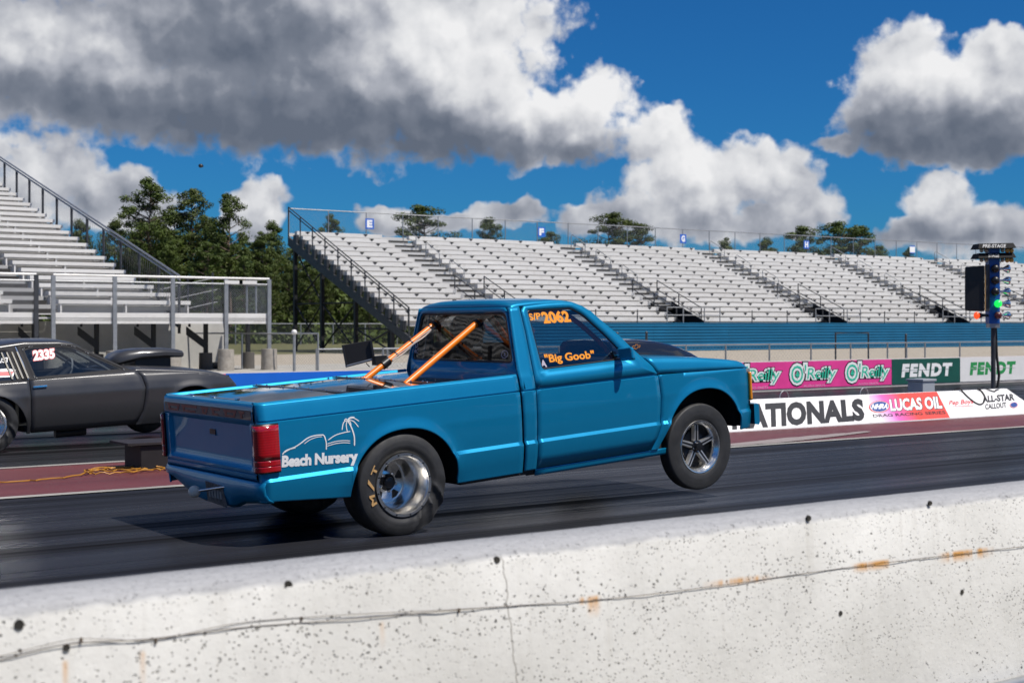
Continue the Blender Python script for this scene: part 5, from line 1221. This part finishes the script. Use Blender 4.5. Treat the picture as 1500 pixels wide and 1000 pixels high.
mb = MB(); mb.path([tuple(SL0 + (SL1 - SL0)*t + Vector((.006, -.022, -.016 + .005*math.sin(t*25)))) for t in np.linspace(.30, .86, 16)], .006, 6); mb.path([tuple(SL0 + (SL1 - SL0)*t + Vector((.0, -.026, -.004 + .004*math.sin(t*21)))) for t in np.linspace(.30, .80, 16)], .004, 6); mb.build('wiring', mat('wire_pale', (.45, .38, .34), .5), struts[0], world_=False)
# dark display slab clamped to the far strut
cl = SL0 + (SL1 - SL0)*.24
mb = MB(); mb.path([tuple(cl - d*.035), tuple(cl + d*.035)], .036, 12); mb.box(cl.x - .09, cl.x + .01, cl.y - .01, cl.y + .05, cl.z - .01, cl.z + .06); ck = mb.build('display_clamp', trim, truck, world_=False)
# plane facing back and to the right; pixel corners on a plane through the clamp
def dsp(px, py, off=0.0):
    n_ = Vector((-.80, -.60, .05)).normalized(); wl = truck.matrix_basis
    o = Matrix.Rotation(-TH, 4, 'Y'); base = Vector((RX, TYC, 0)) + (o @ Vector((cl.x - .06, cl.y + .05, cl.z + .06)))
    p = onplane(px, py, base, n_) + n_*off; q = o.inverted() @ (p - Vector((RX, TYC, .0009))); return tuple(q)
def q6(x, y): return (490 + x*.11333, 480 + y*.11333)
mb = MB(); F = [q6(150, 505), q6(520, 412), q6(470, 160), q6(105, 225)]
mb.hexa([dsp(*F[0], -.015), dsp(*F[1], -.015), dsp(*F[1], .015), dsp(*F[0], .015), dsp(*F[3], -.015), dsp(*F[2], -.015), dsp(*F[2], .015), dsp(*F[3], .015)]); ds = mb.build('display_unit', screen, truck, 0, world_=False); bevel(ds, .005)
for A_, B_, m in ((q6(158, 500), q6(520, 405), galv), (q6(120, 225), q6(172, 495), trim), (q6(480, 165), q6(520, 400), trim)):
    mb = MB(); mb.tube(dsp(*A_, .018), dsp(*B_, .018), .010, 6); mb.build('display_rail', m, ds, world_=False)
mb = MB(); mb.path([dsp(*q6(410, 455), .0), dsp(*q6(430, 480), .0), dsp(*q6(455, 503), .0)], .004, 5); mb.build('loose_lead', cordblk, ds, world_=False)

# lettering on the bed side and window
def tpl(w, off): return lambda px, py: (lambda q: tsk(q[0], q[1], -1, off))(tside(px, py, w))
def z1p(x, y): return (220 + x*.24, 560 + y*.24)
mb = MB(); fit_text(mb, 'Beach Nursery', quadmap(z1p(806, 534), z1p(1262, 500), z1p(808, 450), z1p(1258, 418), tpl(.81, .0025)), .05, 0, .95); mb.build('lettering', decal_w, truck, 0, world_=False, merge=False, fix=False)
mb = MB(); pf = tpl(.815, .0025)
for pts, w in (([(808,440),(830,415),(880,395),(920,370),(960,340),(1000,325),(1040,320),(1060,322),(1070,345),(1076,375),(1076,410)], 1.6), ([(940,374),(980,347),(1020,333),(1050,330)], .9), ([(818,430),(850,410),(890,398)], .8), ([(1085,352),(1130,322),(1180,306),(1222,298)], 1.3), ([(1080,375),(1130,360),(1180,354),(1222,356)], 1.2), ([(1080,388),(1130,373),(1180,367),(1222,369)], 1.2), ([(1248,386),(1246,330),(1232,280),(1208,232)], 1.8),
    ([(1206,230),(1182,245),(1172,290)], 1.3), ([(1206,230),(1198,260),(1204,300)], 1.3), ([(1206,230),(1222,240),(1228,262)], 1.1), ([(1206,230),(1242,236),(1273,272)], 1.3), ([(1206,228),(1240,216),(1277,236)], 1.3), ([(1206,228),(1225,212),(1250,212)], 1.2), ([(1206,228),(1196,222),(1186,234)], 1.2)):
    ribbon(mb, [z1p(*p) for p in spline(pts, 5)], w, pf)
mb.build('palm_and_car_drawing', decal_w, truck, 0, world_=False, merge=False, fix=False)
def p2(x, y): return (760 + x*.13333, 430 + y*.13333)
wpl = tpl(.70, -.0045)
mb = MB(); fit_text(mb, 'S/P', quadmap(p2(166, 292), p2(288, 276), p2(158, 222), p2(285, 210), wpl), .03); fit_text(mb, '2062', quadmap(p2(318, 322), p2(604, 304), p2(300, 207), p2(586, 192), wpl), .045); mb.build('lettering', decal_o, doors[0], 0, world_=False, merge=False, fix=False)
mb = MB(); fit_text(mb, '"Big Goob"', quadmap(p2(312, 782), p2(845, 730), p2(302, 670), p2(840, 625), tpl(.76, -.0045)), .03, .06); mb.build('lettering', decal_o, doors[0], 0, world_=False, merge=False, fix=False)
mb = MB(); fit_text(mb, 'A', quadmap(p2(262, 805), p2(315, 800), p2(265, 735), p2(312, 732), tpl(.77, -.0045)), .05); mb.build('window_sticker', lil, doors[0], 0, world_=False, merge=False, fix=False)

# wheels
def to_ground(p, pitch, lift):   # flatten below the road surface
    wz = lift + p[2]*math.cos(pitch) + p[0]*math.sin(pitch)
    if wz < .003: p = (p[0], p[1], p[2] + (.003 - wz)/math.cos(pitch))
    return p
def tyre(c, Rr, Rrim, w, s, name, parent, pitch, lift, wrinkle=False, seg=96):
    prof = [(Rrim, .30), (Rrim + .012, .46), (Rrim + (Rr-Rrim)*.35, .52), (Rrim + (Rr-Rrim)*.62, .51), (Rr - .030, .485), (Rr - .012, .455), (Rr - .004, .40), (Rr, .25), (Rr + .001, 0)]
    side = []
    for (r0, h0), (r1, h1) in zip(prof[:-1], prof[1:]):
        for k in range(3): side.append((r0 + (r1-r0)*k/3, h0 + (h1-h0)*k/3))
    side.append(prof[-1]); full = side + [(r, -h) for r, h in side[::-1][1:]]
    if wrinkle: seg = 180
    P = []
    for i in range(seg):
        a = 2*math.pi*i/seg; row = []
        for r, h in full:
            y = h*w
            if wrinkle and r > Rrim + .006 and abs(h) > .35:
                t = (r - Rrim)/(Rr - Rrim); an = math.degrees(a); an = an - 360 if an > 180 else an    # 0 = forwards, -90 = down
                m = math.exp(-((an + 40)/36)**4)*min(1, t*4)*min(1, (1.04 - t)*5)
                ph = math.radians(an)*6.5 + t*3.4; fold = 1 - 2*abs(math.sin(ph))**.7
                y += math.copysign(1, h)*m*.019*fold; r = r + m*.008*t
            p = (c[0] + r*math.cos(a), c[1] + s*y, c[2] + r*math.sin(a)); row.append(to_ground(p, pitch, lift))
        P.append(row)
    mb = MB(); mb.grid(P, 0, False, True); return mb.build(name, rubber, parent, 60, world_=False)
def polar(c, y, r, a): return (c[0] + r*math.cos(a), y, c[2] + r*math.sin(a))
def rear_wheel(c, s, parent):
    mb = MB(); dz = -s*.115
    mb.lathe([(.214, s*.10), (.221, s*.125), (.218, s*.139), (.199, s*.139), (.196, s*.130), (.188, s*.122), (.184, s*.085), (.172, s*.070), (.168, -s*.03), (.160, -s*.10), (.150, -s*.118), (.120, -s*.112), (.085, -s*.100), (.05, -s*.094), (.0, -s*.092)], c, 64); wh = mb.build('wheel', alloy, parent, 40, world_=False)
    tyre(c, .353, .212, .275, s, 'tyre', wh, TH, .0009, True)
    for k in range(12):
        a = 2*math.pi*(k + .3)/12; mb = MB(); q = polar(c, c[1] + s*.138, .209, a); mb.lathe([(0, s*.006), (.006, s*.005), (.007, 0)], q, 8); mb.build('rim_bolt', alloy_dk, wh, 40, world_=False)
    for k in range(5):
        a = R(90) + 2*math.pi*k/5; mb = MB()
        tri = [(.078, a - .12), (.078, a + .12), (.132, a + .26), (.138, a), (.132, a - .26)]
        yd = lambda r: float(np.interp(r, [.05, .085, .12, .15], [-.094, -.100, -.112, -.118]))
        mb.prism(tri, lambda r, t: polar(c, c[1] + s*(yd(r) + .002), r, t), lambda r, t: polar(c, c[1] - s*.13, r, t)); mb.build('wheel_slot', dark, wh, 0, world_=False)
    mb = MB(); mb.lathe([(.040, -s*.10), (.040, -s*.065), (.034, -s*.050), (.020, -s*.046), (.0, -s*.046)], c, 20); mb.build('hub', alloy_dk, wh, 40, world_=False)
    for k in range(5):
        a = R(54) + 2*math.pi*k/5; mb = MB(); q = polar(c, c[1] - s*.096, .062, a); mb.lathe([(.013, 0), (.013, s*.022), (.008, s*.03), (0, s*.03)], q, 8); mb.build('lug_nut', chrome, wh, 40, world_=False)
    return wh
rw = rear_wheel((0, -.683, .346), -1, truck); rear_wheel((0, .683, .346), 1, truck)
mb = MB()   # M/T in worn gold on the sidewall
cR = (0, -.683, .346)
def sw(r0, r1, a0, a1): return lambda s, t: (lambda r, a: (cR[0] + r*math.cos(a), -.683 - .275*.5215 - .0035, cR[2] + r*math.sin(a)))(r0 + (r1-r0)*t, a0 + (a1-a0)*s)
fit_text(mb, 'M', sw(.246, .284, R(202), R(188)), .04); fit_text(mb, 'T', sw(.246, .282, R(157), R(145)), .04); fit_text(mb, '/', sw(.243, .292, R(181), R(166)), .015); mb.build('tyre_lettering', gold, rw, 0, world_=False, merge=False, fix=False)
def front_wheel(c, s, parent):
    mb = MB(); mb.lathe([(.210, s*.035), (.216, s*.052), (.211, s*.060), (.200, s*.058), (.192, s*.045), (.176, s*.030), (.170, s*.0), (.166, -s*.05)], c, 48); wh = mb.build('wheel', alloy, parent, 40, world_=False)
    tyre(c, .345, .206, .125, s, 'tyre', wh, TH, .0009)
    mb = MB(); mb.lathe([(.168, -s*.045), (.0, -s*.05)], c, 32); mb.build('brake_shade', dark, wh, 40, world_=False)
    mb = MB(); mb.lathe([(.125, -s*.030), (.122, -s*.024), (.06, -s*.022)], c, 32); mb.build('brake_disc', alloy_dk, wh, 40, world_=False)
    for k in range(5):
        a = R(90) + 2*math.pi*k/5; mb = MB()
        for (w0, w1, h, mi) in ((.026, .022, .012, 0), (.010, .008, .0135, 1)):
            ca, sa = math.cos(a), math.sin(a)
            def pt(r, w, h_): return (c[0] + r*ca - w*sa, c[1] + s*h_, c[2] + r*sa + w*ca)
            mb.hexa([pt(.03, -w0, -.02), pt(.03, w0, -.02), pt(.175, w1, -.01), pt(.175, -w1, -.01), pt(.03, -w0*.8, h), pt(.03, w0*.8, h), pt(.175, w1*.8, h + .012), pt(.175, -w1*.8, h + .012)], mi)
        mb.build('spoke', [spoke_m, alloy_dk], wh, 0, world_=False)
    mb = MB(); mb.lathe([(.052, -s*.02), (.05, s*.018), (.036, s*.022), (.034, s*.05), (.0, s*.052)], c, 20); mb.build('hub', alloy_dk, wh, 40, world_=False)
    for k in range(5):
        a = R(54) + 2*math.pi*k/5; mb = MB(); q = polar(c, c[1] + s*.016, .043, a); mb.lathe([(.008, 0), (.008, s*.012), (0, s*.014)], q, 6); mb.build('lug_nut', chrome, wh, 40, world_=False)
front_wheel((2.782, -.735, .271), -1, truck); front_wheel((2.782, .735, .335), 1, truck)

# ================================================================== BLACK COUPE
CTH = R(2.2); CYC = 17.03; CX = 4.52 + .33*math.sin(CTH)
car = thing('drag_car', 'satin black two door drag racing coupe with a hood scoop in the far lane', 'car', (CX, CYC, .0002), rot=(0, -CTH, 0))
CZ = [.18,.26,.36,.46,.56,.605,.625,.70,.76,.80,.84]; CWt = [.745,.775,.805,.822,.832,.836,.833,.818,.80,.785,.765]
def belt(x): return float(np.interp(x, [-1.05,-.6,0,.5,1.0,1.63,1.75,2.2,2.5,2.8,2.95,3.04], [.74,.775,.775,.787,.803,.826,.86,.822,.795,.74,.69,.60]))
def cW(x, z):
    w = float(np.interp(z, CZ, CWt))
    for xc, a, zt in ((0, .435, .645), (2.41, .36, .605)):
        r = math.hypot((x - xc)/a, (z - .2)/(zt - .2))
        if r < 2: w += .018*math.exp(-((max(r, 1) - 1)/.15)**2)*min(1, max(0, (z - .2)/.15))
    if x > 2.5: t = min(1, (x - 2.5)/.55); w -= .14*t**2.2
    if x < -.6: t = min(1, (-.6 - x)/.45); w -= .10*t**2
    return w
def csk(x, z, s=-1, off=0.0): return (x, s*(cW(x, z) + off), z)
czr = [z for z in CZ if z < .8] + [.5, .53, .58, .645, .665, .68, .72, .74]; czr.sort()
def c_zb(x): 
    b0 = .185 if .2 < x < 2.2 else (.20 if x > 2.2 else .23)
    return max(b0, arch(x, 0, .435, .645, b0), arch(x, 2.41, .36, .605, b0))
bz = lambda x: min(belt(x), .84) if x < 1.7 else belt(x) - .03
for o, s in zip(side_panel('quarter_panel', cols(-1.04, .470, .05, ((0, .435),)), c_zb, bz, czr, None, car, csk, satin, arched=True), (-1, 1)): fixnormal(o, s)
CDZ = [.18,.205,.377,.627,.76,.834]; CDX = [1.70,1.719,1.792,1.819,1.785,1.718]
def cd_x(u, z): return .478 + (float(np.interp(z, CDZ, CDX)) - .478)*u
cdoors = []
for s in (-1, 1):
    mb = MB(); mb.grid([[csk(cd_x(u, z), z, s) for z in [.19] + czr[1:] + [.785]] for u in np.linspace(0, 1, 24)])
    P = []
    for u in np.linspace(0, 1, 24): xb = cd_x(u, .785); P.append([csk(xb, .785, s), csk(xb - (.03*u), min(.84, belt(xb)), s)])
    mb.grid(P); o = mb.build('door', satin, car, 30, world_=False); fixnormal(o, s); solid(o, .012); cdoors.append(o)
    mb = MB(); mb.hexa([(.50, s*.822, .70), (.66, s*.822, .705), (.66, s*.836, .705), (.50, s*.836, .70), (.50, s*.822, .725), (.66, s*.822, .73), (.66, s*.834, .73), (.50, s*.834, .725)]); bevel(mb.build('door_handle', chrome, o, 0, world_=False), .005)
def cf_x(x, z): t = max(0, 1 - (x - 1.827)/.3); return x + t*(float(np.interp(z, CDZ, CDX)) + .010 - 1.827)
for o, s in zip(side_panel('front_fender', cols(1.827, 3.04, .05, ((2.41, .36),)), c_zb, bz, czr, cf_x, car, csk, satin, arched=True), (-1, 1)): fixnormal(o, s)
mb = MB(); P = []   # hood and nose
for x in list(np.linspace(1.66, 2.9, 16)) + [2.95, 3.0, 3.03, 3.045]:
    b = belt(x) - .03; w = cW(max(x, 1.75), b); P.append([(x, -w, b - .002), (x, -w + .03, b + .022), (x, -w + .09, b + .032), (x, -w*.5, b + .05), (x, 0, b + .055), (x, w*.5, b + .05), (x, w - .09, b + .032), (x, w - .03, b + .022), (x, w, b - .002)])
mb.grid(P); solid(mb.build('hood', satin, car, 45, world_=False), .01)
mb = MB(); P = [[(3.045 - .0*k, y, z) for z in (.22, .3, .45, .57)] for k, y in enumerate(np.linspace(-.68, .68, 7))]; mb.grid(P); mb.build('nose_panel', satin, car, 30, world_=False)
mb = MB(); P = []   # tail deck
for x in (-1.045, -1.02, -.95, -.8, -.6): b = belt(x); w = cW(x, .74); P.append([(x, -w, b - .03), (x, -w + .04, b), (x, 0, b + .03), (x, w - .04, b), (x, w, b - .03)])
mb.grid(P); mb.grid([[(-1.045, y, z) for z in (.25, .5, .72)] for y in (-.72, 0, .72)]); mb.build('tail_panel', satin, car, 40, world_=False)
# greenhouse
def cgW(z): return .77 - (z - .80)*.52
c_out = [(-.62, .775), (-.35, .95), (.0, 1.10), (.18, 1.165), (.5, 1.195), (.9, 1.185), (1.06, 1.165), (1.20, 1.09), (1.42, .965), (1.66, .835), (1.70, .80), (.5, .782), (0, .772)]
cwin = rounded([(.545, .812), (.470, 1.135), (.56, 1.160), (.95, 1.160), (1.06, 1.138), (1.20, 1.055), (1.60, .845)], .025, 4)
cq = rounded([(-.36, .80), (.0, 1.055), (.16, 1.115), (.27, 1.125), (.345, .80)], .02, 3)
def cgs(s, off=0.0): return lambda x, z: (x, s*(cgW(z) + off), z)
for k, s in enumerate((-1, 1)):
    mb = MB(); split = [(.42, .782), (.42, 1.188)]
    out_f = [(.43, .784), (.395, 1.187), (.5, 1.195), (.9, 1.185), (1.06, 1.170), (1.20, 1.10), (1.42, .975), (1.66, .845), (1.72, .805)]
    out_r = [(.428, .784), (.393, 1.187), (.18, 1.165), (0, 1.10), (-.35, .95), (-.62, .775), (0, .772)]
    ray_ring(mb, out_f, cwin, (.85, .98), cgs(s)); ray_ring(mb, out_r, cq, (.12, .93), cgs(s))
    sf = mb.build('window_frame', mat('satin_frame', (.026, .026, .028), .72, spec=.25), car, 35, world_=False); fixnormal(sf, s); solid(sf, .01)
    mb = MB(); mb.poly([cgs(s, -.004)(x, z) for x, z in cwin]); wpane = mb.build('window_pane', clear_glass, sf, 0, world_=False)
    mb = MB(); mb.poly([cgs(s, -.004)(x, z) for x, z in cq]); mb.build('quarter_pane', mat('dark_pane', (.015, .017, .02), .08, 0, 1.0), sf, 0, world_=False)
    mb = MB(); ribbon(mb, cwin + cwin[:1], .02, lambda x, z: cgs(s, -.0015)((x - .9)*.985 + .9, (z - .98)*.97 + .98)); mb.build('window_seal', MATS['satin_frame'], sf, 0, world_=False, fix=False)
    for q in range(4):
        xa = .18 + .058*q; mb = MB(); 
        for (dx, m_) in ((0, 0),):
            pts = [(xa + .105 - .02*0, .815), (xa + .125, .815), (xa + .055, 1.115), (xa + .040, 1.115)]
            mb.prism(pts, lambda x, z: cgs(s, .012)(x, z), lambda x, z: cgs(s, .002)(x, z))
        mb.build('louvre_slat', trim, sf, 0, world_=False)
        mb = MB(); ribbon(mb, [(xa + .105, .815), (xa + .040, 1.115)], .0045, cgs(s, .0135)); mb.build('louvre_edge', mat('louvre_edge_gold', (.24, .21, .12), .6, .3), sf, 0, world_=False, fix=False)
    mb = MB(); ribbon(mb, [(.470, .80), (.44, .98), (.395, 1.17)], .022, cgs(s, .003)); mb.build('pillar_trim', chrome, sf, 0, world_=False, fix=False)
mb = MB(); P = []
for x, ze, zc in ((-.62, .775, .80), (-.35, .95, .985), (0, 1.10, 1.15), (.18, 1.165, 1.225), (.5, 1.195, 1.256), (.9, 1.185, 1.245), (1.06, 1.167, 1.205), (1.14, 1.125, 1.165)):
    w = cgW(ze); P.append([(x, u*w, ze + (zc - ze)*(1 - abs(u)**2.6)**(1/2)) for u in [math.copysign(abs(t)**.8, t) for t in np.linspace(-1, 1, 21)]])
mb.grid(P[2:]); crf = mb.build('roof', satin, car, 50, world_=False); solid(crf, .01)
mb = MB(); mb.grid(P[:3]); mb.build('rear_window_pane', MATS['dark_pane'], car, 50, world_=False)
mb = MB(); mb.grid([[(1.14 + .54*t + .05*(1 - u*u)*t, u*cgW(1.13 - .30*t), 1.165 - .04*u*u*(1-t) - .325*t) for u in np.linspace(-1, 1, 13)] for t in np.linspace(0, 1, 6)]); mb.build('windscreen_pane', clear_glass, car, 60, world_=False)
for k in range(22):  # window fasteners
    p, q = cwin[(k*len(cwin))//22], None; mb = MB(); o3 = cgs(-1, .004)((p[0] - .9)*1.012 + .9, (p[1] - .98)*1.03 + .98); mb.ball(o3, .006, 5); mb.build('window_rivet', galv, cdoors[0], world_=False)
# scoop
mb = MB(); P = []
for x, zt, zb, w in ((1.66, .955, .88, .16), (1.74, 1.02, .875, .24), (1.85, 1.055, .90, .27), (2.0, 1.066, .935, .285), (2.3, 1.058, .945, .29), (2.50, 1.035, .935, .29), (2.54, 1.02, .935, .285)):
    h = zt - zb; P.append([(x, 0, zb)] + [(x, -w*.8, zb), (x, -w, zb + h*.25), (x, -w, zb + h*.6), (x, -w*.85, zb + h*.92), (x, -w*.5, zt), (x, 0, zt + .006), (x, w*.5, zt), (x, w*.85, zb + h*.92), (x, w, zb + h*.6), (x, w, zb + h*.25), (x, w*.8, zb)] + [(x, 0, zb)])
mb.grid(P); mb.poly(P[0]); cs_ = mb.build('hood_scoop', satin, car, 45, world_=False)
mb = MB(); mb.poly(P[-1][:-1]); mb.build('scoop_opening', dark, cs_, 0, world_=False)
mb = MB(); mb.box(1.95, 2.40, -.20, .20, .80, .94); mb.build('scoop_pedestal', trim, cs_, 0, world_=False)
# interior, chassis, wheels, numbers
mb = MB(); mb.box(.42, 1.76, -.70, .70, .20, .26); mb.box(1.70, 1.76, -.70, .70, .26, .74); mb.box(-1.0, -.45, -.68, .68, .25, .72); mb.box(-.45, .44, -.46, .46, .25, .74); mb.box(1.74, 2.9, -.45, .45, .22, .72); mb.box(-.40, .44, -.74, .74, .655, .76); mb.box(1.9, 2.95, -.70, .70, .62, .70); mb.build('chassis', dark, car, 0, world_=False)
mb = MB(); mb.box(1.48, 1.695, -.62, .62, .55, .83); mb.build('dashboard', trim, car, 0, world_=False); mb = MB(); mb.hexa([(.58, .12, .262), (.70, .12, .262), (.70, .52, .262), (.58, .52, .262), (.45, .16, .98), (.53, .16, .98), (.53, .48, .98), (.45, .48, .98)]); mb.build('seat', seatfab, car, 0, world_=False)
mb = MB(); mb.path([(1.27 + .05*math.cos(a), .32 + .16*math.sin(a), .82 + .15*math.cos(a)) for a in np.linspace(0, 2*math.pi, 21)[:-1]], .012, 6, closed=True); mb.build('steering_wheel', mat('rim_grey', (.3, .3, .3), .4), car, world_=False)
mb = MB(); mb.path(spline([(.42, -.55, .76), (.44, -.50, 1.08), (.45, 0, 1.17), (.44, .50, 1.08), (.42, .55, .76)], 5), .02, 8)
for s in (-1, 1): mb.path(spline([(.45, s*.47, 1.13), (.95, s*.46, 1.14), (1.25, s*.52, .99), (1.56, s*.60, .78)], 4), .019, 8)
mb.build('roll_cage', mat('cage_grey', (.10, .105, .11), .4), car, world_=False)
mb = MB(); mb.tube((.80, -.60, .15), (1.15, -.62, .16), .055, 10); mb.build('side_exhaust', trim, car, world_=False)
def c_rear(c, s):
    mb = MB(); mb.lathe([(.205, s*.09), (.21, s*.12), (.20, s*.13), (.185, s*.115), (.172, s*.02), (.12, 0), (.03, s*.01), (0, s*.01)], c, 40); wh = mb.build('wheel', alloy, car, 40, world_=False)
    tyre(c, .335, .202, .27, s, 'tyre', wh, CTH, .0002, True, 72)
c_rear((0, -.69, .332), -1); c_rear((0, .69, .332), 1)
def c_front(c, s):
    mb = MB(); mb.lathe([(.195, s*.03), (.20, s*.05), (.19, s*.055), (.17, s*.03), (.05, s*.01), (0, s*.02)], c, 32); wh = mb.build('wheel', alloy, car, 40, world_=False)
    tyre(c, .31, .19, .12, s, 'tyre', wh, CTH, .0002, False, 56)
c_front((2.41, -.74, .255), -1); c_front((2.41, .74, .255), 1)
def ctl(X, Z): x, z = X - CX, Z - .0002; return (x*math.cos(CTH) + z*math.sin(CTH), -x*math.sin(CTH) + z*math.cos(CTH))
def cpl(off):
    def f(px, py):
        w = .62
        for _ in range(4): p = onY(px, py, CYC - w); l = ctl(p[0], p[2]); w = cgW(l[1])
        return cgs(-1, off)(*l)
    return f
def z5(x, y): return (x*.18, 490 + y*.18)
fr_ = [c for c in car.children if c.name.startswith('window_frame')][0]
for m, bo, off in ((decal_r, .085, .001), (decal_w, .035, .003)):
    mb = MB(); fit_text(mb, '2335', quadmap(z5(277, 208), z5(442, 188), z5(268, 134), z5(438, 116), cpl(off)), bo, 0, .95); mb.build('lettering', m, fr_, 0, world_=False, merge=False, fix=False)
mb = MB(); fit_text(mb, 'A/ST', quadmap(z5(-30, 232), z5(70, 222), z5(-30, 196), z5(72, 184), cpl(.003)), .02); mb.build('lettering', decal_w, fr_, 0, world_=False, merge=False, fix=False)
mb = MB(); mb.poly([cpl(.002)(*z5(*p)) for p in ((-40, 350), (105, 342), (128, 285), (60, 275), (-40, 285))]); mb.build('sticker_shield', decal_w, fr_, 0, world_=False, fix=False)
mb = MB(); mb.poly([cpl(.0035)(*z5(*p)) for p in ((-40, 338), (96, 332), (110, 298), (-40, 302))]); mb.build('sticker_field', decal_r, fr_, 0, world_=False, fix=False)

# ================================================================== DRIVERS
def driver(veh, seat, wheel_c, label, suit, helmet_m):
    """seat = hip point, wheel_c = steering wheel centre, both in the vehicle's own space"""
    x, y, z = seat
    bones = {'hip': (x, y, z, .15), 'waist': (x - .03, y, z + .16, .14), 'chest': (x - .08, y, z + .34, .165), 'neck': (x - .09, y, z + .50, .065), 'head': (x - .07, y, z + .58, .07)}
    edges = [('hip', 'waist'), ('waist', 'chest'), ('chest', 'neck'), ('neck', 'head')]
    for s in (-1, 1):
        bones['sh%d' % s] = (x - .08, y + s*.19, z + .42, .075); bones['el%d' % s] = (x + .14, y + s*.27, z + .22, .052); bones['wr%d' % s] = (wheel_c[0] - .03, y + s*.15, wheel_c[2] + .02, .036); bones['ha%d' % s] = (wheel_c[0] + .01, y + s*.145, wheel_c[2] + .05, .034)
        bones['th%d' % s] = (x + .10, y + s*.10, z + .01, .095); bones['kn%d' % s] = (x + .44, y + s*.12, z + .03, .07); bones['an%d' % s] = (x + .62, y + s*.12, z - .02, .055)
        edges += [('chest', 'sh%d' % s), ('sh%d' % s, 'el%d' % s), ('el%d' % s, 'wr%d' % s), ('wr%d' % s, 'ha%d' % s), ('hip', 'th%d' % s), ('th%d' % s, 'kn%d' % s), ('kn%d' % s, 'an%d' % s)]
    ks = list(bones); me = bpy.data.meshes.new('person'); me.from_pydata([bones[k][:3] for k in ks], [(ks.index(a), ks.index(b)) for a, b in edges], []); me.materials.append(suit)
    o = link('person', me, None); o.location = veh.location; o.rotation_euler = veh.rotation_euler
    md = o.modifiers.new('skin', 'SKIN'); md.use_smooth_shade = True
    for k, sv in zip(ks, me.skin_vertices[0].data): sv.radius = (bones[k][3], bones[k][3]); sv.use_root = (k == 'hip')
    sd = o.modifiers.new('subsurf', 'SUBSURF'); sd.levels = sd.render_levels = 1
    tag(o, label, 'person')
    hc = (x - .05, y, z + .66); mb = MB(); mb.ball(hc, .135, 14, sc=(1.1, .95, 1.05)); h = mb.build('helmet', helmet_m, o, 60, world_=False)
    mb = MB(); P = []
    for a in np.linspace(-1.05, 1.05, 12): P.append([(hc[0] + .152*math.cos(a)*math.cos(e), hc[1] + .133*math.sin(a)*math.cos(e), hc[2] + .146*math.sin(e)) for e in np.linspace(-.25, .32, 6)])
    mb.grid(P); mb.build('visor', mat('visor_dark', (.01, .01, .012), .08, 0, 1.0), h, 60, world_=False)
driver(truck, (1.42, .34, .645), (1.88, .34, 1.02), 'person in dark suit and black helmet at the wheel of the blue pickup', mat('suit_black', (.02, .02, .022), .8), mat('helmet_black', (.015, .015, .018), .2, 0, .8))
driver(car, (.76, .32, .385), (1.27, .32, .82), 'person in dark suit and pale helmet at the wheel of the black coupe', MATS['suit_black'], mat('helmet_pale', (.35, .40, .46), .25, 0, .8))
